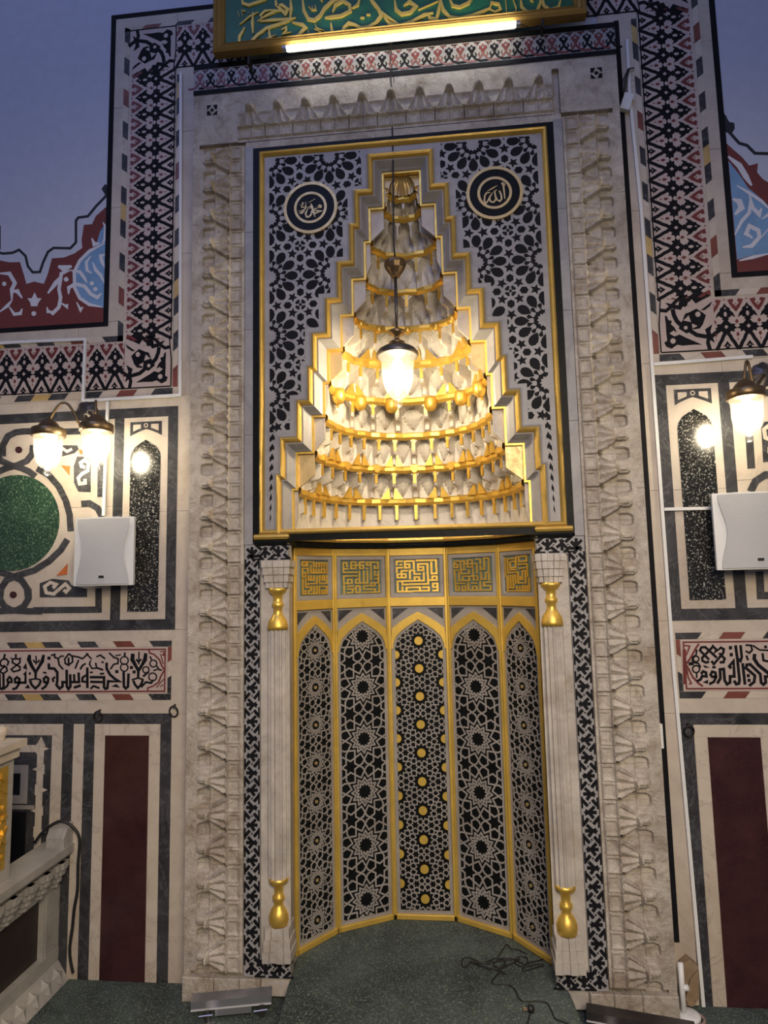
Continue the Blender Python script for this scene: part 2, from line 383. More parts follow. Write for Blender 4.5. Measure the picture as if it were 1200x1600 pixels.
# ---- corner ornament, traced in its own square (line-side corner at the origin)
def corner_mesh():
    k = 6.316 / 1.0
    ox, oz = W(1010 + 120 / k, 440 + 722 / k, .1)
    def f(a, b_, h):
        x, z = W(1010 + a / k, 440 + b_ / k, .1); return (x - ox, -h, z - oz)
    b = M()
    b.rect(lf, 0, 0, 0.222, 0.222, 0, 0.0012, 0)
    S = lambda p, w, m=1: b.stroke(f, p, w, 0, 0.0022, m)
    S([(100, 300), (165, 308), (215, 270), (260, 215), (300, 185), (380, 160)], 34)
    S([(232, 290), (245, 350), (275, 410), (330, 460)], 42)
    S([(330, 470), (400, 500), (470, 545), (560, 560), (620, 555), (690, 500)], 40)
    S([(590, 570), (580, 620), (600, 690)], 38)
    b.poly(f, [(330, 400), (420, 420), (430, 500), (370, 530), (290, 480)], 0, .0022, 1)
    b.poly(f, [(330, 400), (355, 335), (400, 320), (465, 285), (520, 320), (560, 350), (530, 440), (500, 480), (440, 490), (430, 480), (480, 455), (420, 430), (390, 350), (350, 390)], 0, .0022, 1)
    b.poly(f, [(400, 160), (470, 100), (610, 155), (520, 200), (460, 235), (420, 190), (360, 270), (290, 250), (300, 190)], 0, .0022, 1)
    b.poly(f, [(155, 355), (175, 360), (190, 400), (225, 405), (215, 440), (250, 470), (275, 520), (240, 500), (200, 530), (250, 560), (300, 540), (360, 570), (430, 600), (520, 640), (440, 640), (330, 650), (280, 640), (250, 660), (225, 680), (170, 660), (150, 620), (180, 600), (170, 530), (165, 440)], 0, .0022, 1)
    for c, r in (((480, 342), 28), ((360, 475), 20), ((235, 605), 28), ((400, 240), 24)): b.disc(f, c, r, .0022, .003, 0, 7)
    b.poly(f, [(510, 300), (620, 215), (600, 260), (545, 300)], 0, .0022, 1)
    S([(110, 190), (100, 440), (120, 715)], 12); S([(120, 718), (640, 690), (760, 682)], 12)
    b.poly(lf, [(0.19, 0.05), (0.215, 0.03), (0.2, 0.08), (0.21, 0.11), (0.18, 0.09)], 0, .0022, 1)
    b.poly(lf, [(0.05, 0.19), (0.03, 0.215), (0.08, 0.2), (0.11, 0.21), (0.09, 0.18)], 0, .0022, 1)
    return mesh('corner_arabesque', b, [PINKC, BLACK, REDINL])
CORN = corner_mesh()

def place(me, name, parent, origin, ex, ez, mirror_x=False):
    """put a flat inlay mesh on the wall: local x -> ex, local z -> ez (both in the wall plane)"""
    o = bpy.data.objects.new(name, me); COL.objects.link(o); o.parent = parent
    ex = Vector(ex); ez = Vector(ez)
    m = Matrix(((ex.x, 0, ez.x, origin[0]), (0, 1, 0, origin[1]), (ex.z, 0, ez.z, origin[2]), (0, 0, 0, 1)))
    o.matrix_local = m; return o

# ---- calligraphy strokes on the two inscription bands (crop coordinates, crop frame, strokes)
A_ST = [([(80, 185), (65, 250)], 22), ([(40, 258), (12, 300), (30, 345), (75, 352), (30, 390), (15, 425), (60, 445), (110, 410), (100, 365), (60, 335)], 18), ([(110, 340), (130, 290), (95, 250), (40, 258)], 18),
 ([(8, 450), (12, 640), (40, 655), (62, 620), (60, 450)], 24), ([(226, 185), (226, 245)], 20), ([(180, 250), (180, 300), (280, 355), (280, 400), (195, 422), (165, 390), (280, 300), (280, 250), (180, 250)], 18),
 ([(155, 240), (170, 240)], 16), ([(283, 240), (298, 240)], 16), ([(60, 655), (110, 612), (132, 560), (170, 560), (165, 512), (140, 492), (112, 530), (122, 568)], 24),
 ([(180, 655), (230, 642), (265, 590), (275, 520), (240, 495), (212, 520), (218, 565), (355, 568), (355, 440), (335, 465)], 26),
 ([(410, 195), (400, 260), (440, 350), (490, 430), (490, 510)], [30, 44, 34, 28, 24]), ([(490, 430), (540, 350), (580, 280), (598, 195)], [28, 30, 40, 26]),
 ([(400, 530), (490, 515), (560, 530)], 18), ([(415, 540), (440, 600), (487, 645), (540, 595), (560, 535)], 26), ([(490, 208), (500, 250), (495, 325)], 14), ([(460, 260), (475, 292), (525, 292), (542, 262)], 16),
 ([(400, 445), (425, 445)], 26), ([(570, 655), (620, 622), (655, 560), (660, 510), (630, 488), (600, 512), (606, 560), (650, 566)], 26),
 ([(665, 310), (670, 375), (740, 380), (780, 430), (780, 540), (770, 600), (810, 648), (850, 620), (850, 560), (895, 562)], 28), ([(730, 560), (718, 520), (750, 490)], 22),
 ([(905, 395), (908, 620), (930, 652), (955, 620), (952, 455)], 28), ([(955, 560), (1070, 560), (1065, 432)], 26), ([(1008, 560), (1003, 455)], 24), ([(1000, 635), (1092, 605)], 28),
 ([(1180, 365), (1182, 640)], 28), ([(1180, 560), (1112, 550), (1118, 500), (1165, 468)], 24),
 ([(790, 250), (830, 212), (870, 215)], 16), ([(935, 180), (880, 250), (885, 310), (930, 335), (985, 290), (980, 220), (935, 180)], 18), ([(930, 230), (932, 345)], 20),
 ([(695, 205), (745, 190), (745, 230), (790, 245), (805, 330), (860, 392)], 18), ([(980, 210), (1060, 225), (1115, 248), (1195, 180)], 18), ([(1065, 265), (1042, 320), (1018, 380)], 18), ([(1085, 390), (1120, 335), (1160, 312)], 20), ([(648, 240), (690, 240)], 34), ([(590, 430), (635, 440)], 18)]
A_PO = [[(362, 305), (320, 370), (378, 398)], [(345, 640), (388, 590), (418, 645)]]
B_ST = [([(100, 495), (290, 495), (290, 628), (310, 650), (335, 640), (345, 548), (505, 553), (440, 522), (370, 460), (325, 380), (325, 300)], 28), ([(105, 556), (270, 560)], 26), ([(110, 650), (150, 612), (230, 642)], 22),
 ([(552, 425), (556, 620), (582, 645), (610, 620), (618, 445)], 28), ([(570, 165), (565, 215)], 20), ([(675, 180), (668, 260), (712, 340), (750, 410), (745, 505)], [40, 44, 34, 30, 26]), ([(750, 410), (800, 330), (838, 260), (848, 175)], [30, 32, 44, 34]),
 ([(660, 530), (745, 505), (820, 528)], 18), ([(680, 540), (705, 595), (742, 640), (785, 595), (808, 535)], 26), ([(720, 255), (750, 290), (790, 255)], 20), ([(757, 155), (755, 325)], 14),
 ([(440, 420), (482, 420)], 34), ([(636, 365), (676, 365)], 34), ([(672, 425), (712, 425)], 34), ([(112, 270), (95, 320), (130, 380), (190, 372), (178, 300)], 16), ([(50, 175), (125, 255)], 16), ([(188, 222), (240, 200), (305, 250)], 18),
 ([(358, 168), (420, 230), (480, 250), (475, 312), (420, 322), (375, 388)], 17), ([(440, 210), (515, 195)], 14), ([(195, 370), (278, 398)], 20), ([(890, 420), (812, 485)], 24), ([(905, 215), (925, 262)], 16),
 ([(990, 340), (1020, 382), (950, 408)], 16), ([(1020, 395), (1065, 400)], 16), ([(785, 628), (850, 560), (920, 572), (950, 530)], 22), ([(255, 290), (285, 300)], 18), ([(100, 430), (140, 430)], 18), ([(235, 450), (290, 445)], 20)]
B_RI = [((562, 272), 52), ((560, 366), 50), ((850, 396), 42), ((950, 312), 46), ((940, 490), 52)]
B_PO = [[(388, 618), (455, 585), (503, 635)]]
B_RED = [([(885, 125), (900, 172), (960, 192), (1030, 262), (1060, 340), (1098, 398), (1050, 480), (1020, 560), (950, 612), (872, 640), (875, 672)], 20), ([(1035, 155), (1085, 150), (1090, 205), (1060, 192)], 13), ([(1045, 185), (1080, 320)], 13), ([(990, 635), (1050, 560), (1092, 520)], 13), ([(1082, 595), (1040, 622)], 13)]
C_ST = [([(430, 360), (390, 372), (345, 350), (340, 310), (480, 165), (530, 210), (500, 245), (580, 178), (620, 200), (610, 250), (490, 392), (460, 350)], 26), ([(560, 250), (630, 320), (615, 368), (565, 368)], 26), ([(530, 310), (380, 172), (330, 175), (312, 215), (430, 335)], 26),
 ([(270, 205), (262, 275), (215, 302), (215, 368), (290, 382), (322, 435)], 18), ([(268, 500), (270, 572)], 18), ([(270, 612), (320, 590), (340, 545), (395, 550), (390, 500), (352, 485), (325, 520)], 28),
 ([(430, 650), (490, 620), (520, 560), (510, 500), (470, 488), (448, 530), (470, 556), (520, 552)], 28), ([(535, 642), (575, 575), (570, 460), (618, 455), (630, 600), (660, 652), (700, 628), (700, 550), (755, 550), (745, 350), (690, 420), (715, 448)], 30),
 ([(770, 148), (795, 330), (822, 600), (815, 640), (780, 650), (750, 605)], 30), ([(835, 148), (850, 300), (835, 352), (800, 325)], 28), ([(862, 380), (892, 655)], 30), ([(945, 672), (1010, 622), (1020, 540), (905, 442), (915, 400), (960, 395), (1090, 522), (1100, 628), (1130, 655), (1160, 628), (1152, 552), (1210, 552)], 30),
 ([(1018, 260), (1010, 322), (1060, 400), (1210, 522)], 36), ([(990, 150), (1080, 208), (1210, 215)], 18), ([(900, 145), (970, 150), (985, 210), (950, 248), (900, 222)], 20), ([(910, 280), (932, 342)], 22), ([(1118, 250), (1130, 342), (1210, 362)], 24),
 ([(685, 180), (725, 180)], 36), ([(695, 270), (735, 270)], 36), ([(915, 540), (955, 540)], 34), ([(925, 600), (965, 600)], 34), ([(1140, 170), (1175, 170)], 30), ([(165, 388), (230, 385)], 34), ([(475, 140), (478, 165)], 20), ([(470, 432), (515, 432)], 24)]
C_RI = [((262, 325), 36), ((262, 455), 46)]
C_PO = [[(352, 402), (372, 440), (438, 436), (400, 418)], [(345, 625), (420, 592), (412, 645)]]
C_RED = [([(300, 130), (268, 172), (180, 332), (130, 392), (222, 562), (295, 640), (350, 678)], 26), ([(110, 150), (180, 160), (150, 240), (120, 300)], 20), ([(140, 450), (160, 560), (200, 640), (170, 650)], 20), ([(110, 200), (120, 650)], 46)]

def wide(w2, k=1.22): return [q * k for q in w2] if isinstance(w2, list) else w2 * k
def build_side(s):
    side = 'left' if s < 0 else 'right'
    dz = (lambda z: z) if s < 0 else (lambda z: z + 0.03 * max(0.0, min(1.4, (z - 1.1) / 1.3)))
    b = M().box(min(s * 0.90, s * 3.2), WY, -0.1, max(s * 0.90, s * 3.2), WY + 0.08, 5.6) if False else M().box(min(s * 0.88, s * 3.2), WY, -0.1, max(s * 0.88, s * 3.2), WY + 0.10, 5.6)
    wall = obj('wall_' + side, b, PLASTER, kind='structure', label='%s wall of inlaid marble under blue-white plaster' % side)
    fr = wallfr(WY, s, dz)
    def R(name, a0, b0, a1, b1, mat, h=0.004, bev=0.0, h0=0.0):
        return obj(name, M().rect(fr, a0, b0, a1, b1, h0, h, 0, bev), mat, wall)
    XM = 2.6
    # marble facing slabs behind the inlays
    slabs = [(0.88, 1.355, 0, 1.06), (1.355, 2.0, 0, 1.06), (0.88, 1.5, 1.06, 1.41), (1.5, 2.1, 1.06, 1.41), (0.88, 1.29, 1.41, 1.92), (0.88, 1.29, 1.92, 2.44), (1.29, 2.1, 1.41, 1.95), (1.29, 2.1, 1.95, 2.44), (0.88, 1.05, 2.44, 3.1), (0.88, 1.05, 3.1, 3.7), (0.88, 1.05, 3.7, 4.03),
             (1.05, 1.5, 2.44, 2.80), (1.5, 2.1, 2.44, 2.80), (1.05, 1.38, 2.80, 3.35), (1.05, 1.38, 3.35, 3.85), (1.05, 1.38, 3.85, 4.335), (0.6, 1.05, 4.03, 4.335)]
    for x0, x1, z0, z1 in slabs:
        R('marble_slab', x0 + 0.0006, z0 + 0.0006, x1 - 0.0006, z1 - 0.0006, WALLST, 0.004, 0.0008)
    H0, H1 = 0.003, 0.0058
    def strip(name, a0, b0, a1, b1, mat, h=H1): return obj(name, M().rect(fr, a0, b0, a1, b1, H0, h, 0, 0.0005), mat, wall)
    # black strip around the plaster field
    strip('black_strip', 1.357, 2.778, 1.381, 4.335, BLACK); strip('black_strip', 1.381, 2.778, 2.1, 2.80, BLACK)
    strip('black_strip', 0.6, 4.312, 1.357, 4.335, BLACK)
    # tile borders (slanting coloured marble tiles)
    seq = ['k', 'c', 'r', 'c', 'k', 'c', 'k', 'o', 'k', 'c', 'k', 'c']
    mats = {'k': SLATE, 'c': CREAM, 'r': RUST, 'o': OCHRE}
    def tiles(p0, p1, width, start=0, slant=0.02, T=0.0815):
        p0 = Vector(p0); p1 = Vector(p1); d = p1 - p0; L = d.length; d.normalize(); n = Vector((-d.y, d.x)) * width
        k = int(L / T + 0.6)
        for i in range(k):
            a = i * T + 0.0005; e = min(L, (i + 1) * T - 0.0005)
            q = [p0 + d * a, p0 + d * e, p0 + d * min(L, e + slant) + n, p0 + d * min(L, a + slant) + n]
            if i == 0: q[3] = p0 + n
            m = M().poly(fr, [tuple(v) for v in q], H0, 0.0056); obj('border_tile', m, mats[seq[(i + start) % len(seq)]], wall)
    tiles((1.284, 2.703), (1.284, 4.262), -0.026, 0); tiles((1.284, 2.703), (2.05, 2.703), 0.026, 0); tiles((1.31, 4.242), (0.76, 4.242), -0.022, 1)
    tiles((1.047, 2.478), (1.047, 3.99), 0.022, 2); tiles((1.047, 2.474), (2.05, 2.474), -0.028, 0)
    tiles((1.034, 1.339), (2.05, 1.339), 0.025, 0, 0.02); tiles((1.034, 1.117), (2.05, 1.117), 0.025, 0, 0.02)
    tiles((1.05, 1.143), (1.05, 1.338), 0.016, 0, 0.01, 0.065)
    # arabesque border: vertical run, lower run, upper run and the corners
    P = 0.0875; y = WY - 0.004
    n = 15; P2 = (4.022 - 2.702) / n
    for i in range(n):
        place(ARAB, 'arabesque_motif', wall, (s * 1.055, y, dz(2.702 + P2 * (i + .5))), (0, 0, P2 / P), (s * 1.0, 0, 0))
    for i in range(10):
        place(ARAB, 'arabesque_motif', wall, (s * (1.275 + P * (i + .5)), y, dz(2.480)), (1, 0, 0), (0, 0, 1))
    for i in range(4):
        place(ARAB, 'arabesque_motif', wall, (s * (1.055 - P * (i + .5)), y, dz(4.024)), (1, 0, 0), (0, 0, 0.99))
    place(CORN, 'corner_arabesque', wall, (s * 1.055, y, dz(2.480)), (s, 0, 0), (0, 0, 1))
    place(CORN, 'corner_arabesque', wall, (s * 1.055, y, dz(4.244)), (s, 0, 0), (0, 0, -1))
    # frames of the middle zone
    def L2(pts, w, mat, name): return obj(name, M().stroke(fr, pts, w, H0, H1, 0), mat, wall)
    zt, zb = 2.367, 1.433; w_ = 0.045
    for a, b_ in (((1.0425, zt + w_ / 2), (1.0425, zb - w_ / 2)), ((1.065, zt), (XM - .4, zt)), ((1.065, zb), (XM - .4, zb)), ((1.291, zt - w_ / 2), (1.291, zb + w_ / 2))):
        L2([a, b_], w_ - .001, SLATE, 'dark_marble_strip')
    # slender arched granite panel
    arch = [(1.098, 1.488), (1.236, 1.488), (1.236, 2.165), (1.232, 2.187), (1.215, 2.212), (1.192, 2.228), (1.167, 2.243), (1.142, 2.228), (1.119, 2.212), (1.102, 2.187), (1.098, 2.165)]
    obj('arched_granite_panel', M().poly(fr, arch, H0, 0.0062), BLACKG, wall)
    sp = [(1.095, 2.262), (1.095, 2.325), (1.240, 2.325), (1.240, 2.262), (1.215, 2.274), (1.190, 2.284), (1.167, 2.292), (1.142, 2.284), (1.118, 2.274)]
    sw = obj('spandrel_inlay', M().poly(fr, sp, H0, 0.0062), SLATE, wall)
    m = M(); m.poly(fr, [(1.108, 2.282), (1.108, 2.313), (1.143, 2.313), (1.143, 2.296)], .0062, .0068); m.poly(fr, [(1.226, 2.282), (1.226, 2.313), (1.191, 2.313), (1.191, 2.296)], .0062, .0068)
    m.ring(fr, (1.167, 2.308), 0.008, 0.004, .0062, .0068, 0, 14); obj('marble_window', m, CREAM, sw)
    # roundel panel
    cx, cz = 1.776, 1.892
    obj('green_granite_disc', M().disc(fr, (cx, cz), 0.216, H0, 0.0062, 0, 48), GREENG, wall)
    if s < 0:
        fH = cropfr(0, 600, 3.871, WY)
    else:
        f0 = cropfr(0, 600, 3.871, WY)
        def fH(a, b_, h): x, y, z = f0(a, b_, h); return (-x, y, dz(z))
    mir = lambda P: [(180 - a, b_) for a, b_ in P]
    BS = [[(22, 440), (22, 372), (52, 318), (100, 294), (150, 288), (400, 290), (618, 284), (616, 440)], [(205, 372), (200, 425), (165, 468), (110, 492), (40, 512), (0, 530), (-40, 560)],
          [(228, 512), (300, 552), (360, 622), (402, 706), (425, 790), (432, 890)], [(412, 940), (372, 1004), (300, 1072), (210, 1128), (110, 1158), (45, 1186), (12, 1236), (6, 1290)],
          [(176, 1236), (178, 1296), (150, 1344), (105, 1368), (0, 1374), (-80, 1374)], [(496, 726), (545, 722), (594, 752), (622, 806)], [(614, 470), (612, 684)], [(600, 1236), (600, 1364), (206, 1368)], [(600, 900), (600, 1190)]]
    for q_, P_ in enumerate(BS + [mir(P_) for P_ in BS[1:5]]):
        obj('interlaced_band', M().stroke(fH, P_, 38, H0, H1 + 6e-5 * q_), SLATE, wall)
    for c in ((118, 400), (85, 1275)): obj('red_marble_dot', M().disc(fH, c, 21, H0, 0.0062, 0, 16), PORPH, wall)
    for P_ in ([(372, 492), (430, 497), (424, 555)], [(345, 1160), (414, 1086), (410, 1152)], [(478, 396), (505, 400), (508, 428), (486, 425)]): obj('orange_wedge', M().poly(fH, P_, H0, 0.0062), ORANGE, wall)
    so = obj('scroll_inlay', M().poly(fH, [(470, 440), (535, 440), (552, 470), (552, 655), (478, 652), (452, 600), (450, 500)], H0, .0058), SLATE, wall)
    obj('marble_scroll', M().stroke(fH, [(520, 505), (498, 500), (492, 478), (515, 462), (540, 480), (535, 525), (500, 545), (478, 570), (486, 605), (520, 600), (518, 575)], 20, .0058, .0064), CREAM, so)
    so = obj('scroll_inlay', M().poly(fH, [(245, 1205), (320, 1178), (420, 1188), (435, 1215), (530, 1240), (530, 1288), (245, 1290)], H0, .0058), SLATE, wall)
    obj('marble_scroll', M().stroke(fH, [(325, 1235), (345, 1212), (310, 1200), (275, 1225), (285, 1262), (330, 1270), (370, 1235), (400, 1210), (425, 1235), (405, 1258), (390, 1245)], 20, .0058, .0064), CREAM, so)
    so = obj('scroll_inlay', M().poly(fH, [(330, 372), (470, 372), (480, 395), (455, 420), (380, 440), (330, 420)], H0, .0058), SLATE, wall)
    obj('marble_scroll', M().stroke(fH, [(360, 420), (350, 395), (380, 388), (410, 410), (440, 395)], 16, .0058, .0064), CREAM, so)
    # inscription band
    plate = obj('inscription_panel', M().rect(fr, 1.0515, 1.1445, 2.1, 1.3365, H0, 0.006, 0, 0.0006), PINKC, wall)
    m = M(); m.stroke(fr, [(2.1, 1.328), (1.062, 1.328), (1.062, 1.153), (2.1, 1.153)], 0.0058, .006, .0068)
    if s < 0:
        fa = cropfr(0, 1000, 8.571, WY); fb = cropfr(130, 1000, 8.571, WY)
        ink = M()
        for p, w2 in A_ST: ink.stroke(fa, p, wide(w2), .006, .0072)
        for p in A_PO: ink.poly(fa, p, .006, .0072)
        for p, w2 in B_ST: ink.stroke(fb, p, wide(w2), .006, .0072)
        for c, r in B_RI: ink.ring(fb, c, r, 17, .006, .0072, 0, 18)
        for p in B_PO: ink.poly(fb, p, .006, .0072)
        for p, w2 in B_RED: m.stroke(fb, p, w2, .006, .0068)
    else:
        fc = cropfr(1055, 990, 8.276, WY); ink = M()
        for p, w2 in C_ST: ink.stroke(fc, p, wide(w2), .006, .0072)
        for c, r in C_RI: ink.ring(fc, c, r, 20, .006, .0072, 0, 18)
        for p in C_PO: ink.poly(fc, p, .006, .0072)
        for p, w2 in C_RED: m.stroke(fc, p, w2, .006, .0068)
    obj('red_border_line', m, REDINL, plate); obj('black_lettering', ink, BLACK, plate)
    # dado: dark frames and porphyry panel
    for a0, b0, a1, b1 in ((1.03, 1.018, 2.1, 1.06), (1.03, 0.0, 1.078, 1.018), (1.37, 0, 1.416, 1.018), (1.465, 0, 1.512, 1.018)):
        strip('dark_marble_strip', a0, b0, a1, b1, SLATE)
    for a0, b0, a1, b1 in ((1.08, 0, 1.126, 0.97), (1.324, 0, 1.369, 0.97), (1.08, 0.972, 1.369, 1.017), (1.417, 0, 1.464, 1.017), (1.513, 0, 1.56, 0.97), (1.513, .972, 2.1, 1.017)):
        strip('marble_strip', a0, b0, a1, b1, CREAM, 0.0052)
    obj('porphyry_panel', M().rect(fr, 1.128, 0, 1.322, 0.97, H0, 0.006, 0, 0.0005), PORPH, wall)
    # star-edged border of the outer dado panel
    sb = M(); sb.rect(fr, 1.562, 0, 2.1, .97, H0, .0052)
    obj('dark_marble_field', sb, SLATE, wall)
    zz = M(); zp = [(1.60, .96)]
    xs = 1.60
    pts = [(2.1, .93), (1.615, .93)]; zz.stroke(fr, [(2.1, .915), (1.61, .915), (1.61, .02)], .03, .0052, .006)
    for i in range(11):
        z0 = .915 - i * .085
        zz.poly(fr, [(1.63, z0 + .022), (1.63, z0 - .022), (1.572, z0)], .0052, .006) if i % 2 == 0 else zz.poly(fr, [(1.59, z0 + .02), (1.59, z0 - .02), (1.645, z0)], .0052, .006)
    zz.poly(fr, [(1.588, .925), (1.632, .925), (1.61, .965)], .0052, .006)
    obj('star_edged_strip', zz, CREAM, wall)
    obj('black_panel', M().rect(fr, 1.665, 0.02, 2.05, .655, .0052, .0062), BLACK, wall)
    q = M(); q.stroke(fr, [(2.05, .83), (1.68, .83), (1.68, .705), (2.05, .705)], .034, .0052, .0062); obj('marble_frame', q, GREYM, wall)
    obj('black_panel', M().rect(fr, 1.70, 0.725, 2.05, .81, .0052, .0058), BLACK, wall)
    obj('marble_strip', M().rect(fr, 1.63, .665, 2.05, .682, .0052, .0060), GREYM, wall)
    # thin black strip between mihrab and wall on one side only
    if s > 0:
        strip('black_strip', 0.952, 0.22, 0.973, 3.99, BLACK)
    return wall
WL = build_side(-1)
WR = build_side(1)
# upper plaster above the mihrab
obj('wall_back', M().box(-0.9, WY - 0.001, 4.0, 0.9, WY + 0.1, 5.6), PLASTER, kind='structure', label='plastered wall above the prayer niche')

# ---- painted murals on the plaster (flat paint)
def mural_left():
    f = cropfr(0, 280, 4, WY); y = WY
    root = obj('painted_cresting', M().poly(f, [(-160, 545), (-90, 500), (0, 508), (60, 520), (125, 518), (150, 600), (165, 655), (215, 640), (275, 655), (300, 590), (325, 495), (400, 490), (465, 465), (515, 430), (510, 380), (525, 285), (575, 282), (600, 230), (668, 170), (660, 920), (0, 942), (-160, 950)], 0, 0.0008), MRED, WL)
    b = M().poly(f, [(660, 275), (625, 330), (600, 420), (560, 440), (505, 495), (465, 570), (465, 650), (490, 720), (540, 770), (600, 795), (655, 805)], .0008, .0012)
    obj('painted_blue_lobe', b, MBLUE, root)
    w = M(); S = lambda p, t: w.stroke(f, p, t, .0012, .0017, taper=True)
    S([(655, 400), (560, 450), (500, 510), (465, 580), (468, 680), (500, 745), (560, 785), (640, 800)], 20)
    S([(440, 570), (500, 580), (530, 620), (545, 650)], 20); S([(430, 720), (430, 680), (470, 655), (530, 670), (570, 720), (610, 740), (635, 715)], 22)
    S([(580, 520), (600, 570), (630, 600), (660, 660)], 20); S([(575, 590), (545, 570), (540, 520), (570, 480)], 18)
    S([(300, 820), (330, 840), (370, 800), (380, 740), (370, 690), (385, 590), (440, 570)], 22); S([(295, 800), (300, 830), (340, 835)], 18)
    S([(375, 770), (420, 800), (425, 780)], 18); S([(300, 715), (350, 650), (390, 600)], 30); S([(365, 545), (400, 560), (450, 545)], 40)
    S([(75, 760), (75, 690), (95, 650), (60, 590), (0, 590)], 24); S([(70, 700), (110, 700), (140, 745)], 26); S([(0, 830), (50, 790), (75, 760)], 22); S([(60, 800), (90, 845), (130, 840), (140, 810)], 20)
    S([(640, 400), (655, 380), (660, 300), (645, 270)], 16); S([(660, 470), (630, 480), (640, 520), (660, 560)], 22); S([(575, 370), (590, 410), (625, 400)], 24); S([(520, 800), (505, 820), (480, 770)], 18)
    w.poly(f, [(218, 708), (235, 745), (262, 745), (240, 775), (235, 795), (195, 795), (190, 770), (172, 745), (200, 745)], .0012, .0017)
    for c, r in (((213, 841), 15), ((28, 655), 14), ((415, 627), 15), ((597, 688), 14), ((575, 652), 14)): w.disc(f, c, r, .0012, .0018, 0, 12)
    obj('painted_white_scroll', w, MWHITE, root)
    k = M().stroke(f, [(-160, 520), (-100, 450), (0, 460), (20, 465), (80, 460), (120, 442), (160, 480), (175, 545), (205, 582), (250, 580), (270, 520), (300, 455), (335, 430), (440, 432), (475, 395), (475, 260), (490, 240), (550, 232), (600, 170), (668, 100), (672, 80)], 15, 0, .0012)
    k.poly(f, [(635, 60), (660, 30), (672, 45), (672, 100), (655, 95)], 0, .0012)
    k.stroke(f, [(0, 290), (0, 440)], 8, 0, .0012)
    obj('painted_black_outline', k, MBLACK, root)
mural_left()
def mural_right():
    f = cropfr(980, 0, 2.859, WY)
    root = obj('painted_cresting', M().poly(f, [(443, 640), (475, 670), (510, 700), (545, 740), (583, 730), (580, 770), (605, 800), (629, 815), (720, 830), (720, 1225), (483, 1220)], 0, 0.0008), MRED, WR)
    obj('painted_blue_lobe', M().poly(f, [(452, 720), (500, 780), (540, 840), (600, 890), (640, 930), (720, 960), (720, 1130), (629, 1140), (560, 1140), (490, 1160)], .0008, .0012), MBLUE, root)
    w = M(); S = lambda p, t: w.stroke(f, p, t, .0012, .0017, taper=True)
    S([(450, 700), (500, 740), (530, 790), (555, 830)], 26); S([(490, 830), (540, 860), (600, 900), (640, 940)], 14); S([(545, 870), (560, 930), (590, 960), (600, 930)], 18)
    S([(480, 1050), (510, 990), (545, 950), (550, 880)], 16); S([(470, 890), (500, 900), (510, 930), (480, 960)], 26); S([(515, 1105), (555, 1100), (590, 1060), (585, 1030), (545, 1010), (530, 1045), (560, 1065)], 18)
    S([(600, 980), (629, 960), (700, 900)], 14); S([(500, 1165), (560, 1150), (629, 1135)], 16); S([(600, 1060), (640, 1010)], 14)
    obj('painted_white_scroll', w, MWHITE, root)
    k = M().stroke(f, [(436, 520), (450, 560), (455, 590), (500, 640), (535, 650), (570, 685), (640, 687), (640, 740)], 13, 0, .0012)
    k.poly(f, [(432, 505), (455, 545), (478, 550), (480, 575), (465, 600), (440, 590)], 0, .0012)
    obj('painted_black_outline', k, MBLACK, root)
mural_right()
# ================================================================== THE MIHRAB
MI = thing('prayer_niche', 'tall carved marble and gold prayer niche with stalactite hood between two inlaid walls', 'prayer niche')
F0 = wallfr(0.0)
def part(name, b, mat, parent=None, smooth=False, **kw): return obj(name, b, mat, parent or MI, smooth, **kw)
def tri(x): return abs((x % 1.0) - 0.5) * 2
def sst(a, b, x):
    t = max(0.0, min(1.0, (x - a) / (b - a))); return t * t * (3 - 2 * t)
# ---- carved stalactite block: u from the outer edge to the inner edge, v along the pillar
def carve(u, v, plainer=False):
    h = 0.0; dv = abs(v - 0.5)
    # shallow round-headed recess between the fingers
    dr = min(v, 1 - v)
    if 0.10 < u < 0.40:
        r = 0.19; uu = 0.20
        d = (max(0, uu - u) ** 2 * 2.2 + dr ** 2) ** 0.5
        h -= (0.0 if plainer else 0.010) * (1 - sst(r - 0.03, r, d)) * sst(0.42, 0.30, u)
        d = (max(0, 0.20 - u) ** 2 * 2.2 + dv ** 2) ** 0.5          # the finger
        h += 0.013 * (1 - sst(0.11, 0.15, d)) + 0.005 * (1 - sst(0.03, 0.06, d))
    if 0.36 <= u < 0.70:                                             # pleated fan flaring from the finger root
        q = (u - 0.36) / 0.34; wv = 0.16 + 0.32 * q
        e = 1 - sst(wv - 0.04, wv + 0.02, dv)
        ang = dv / max(0.12, wv)
        h += e * (0.010 + 0.008 * (1 - q)) + e * 0.008 * (tri(ang * 1.5 + 0.5) - 0.5) * (0.3 + q)
        h -= 0.016 * (1 - sst(0.05, 0.12, ((u - 0.68) ** 2 * 2 + dr ** 2) ** 0.5))
        h += 0.006 * (1 - sst(0.0, 0.05, abs(dv - wv)))
    if 0.70 <= u < 0.95:                                             # small stepped cells
        h += 0.006
        h -= 0.006 * (1 - sst(0.0, 0.035, dr)) + 0.004 * (1 - sst(0.0, 0.03, abs(dv - 0.0)))
        d = max(abs(u - 0.83) / 0.09, abs(dv - 0.24) / 0.18); h -= 0.004 * (1 - sst(0.8, 1.0, d))
    for c, hh in ((0.37, 0.006), (0.70, 0.008)): h += hh * (1 - sst(0.0, 0.03, abs(u - c)))
    if u < 0.06: h *= 0
    if u > 0.97: h = 0
    return h
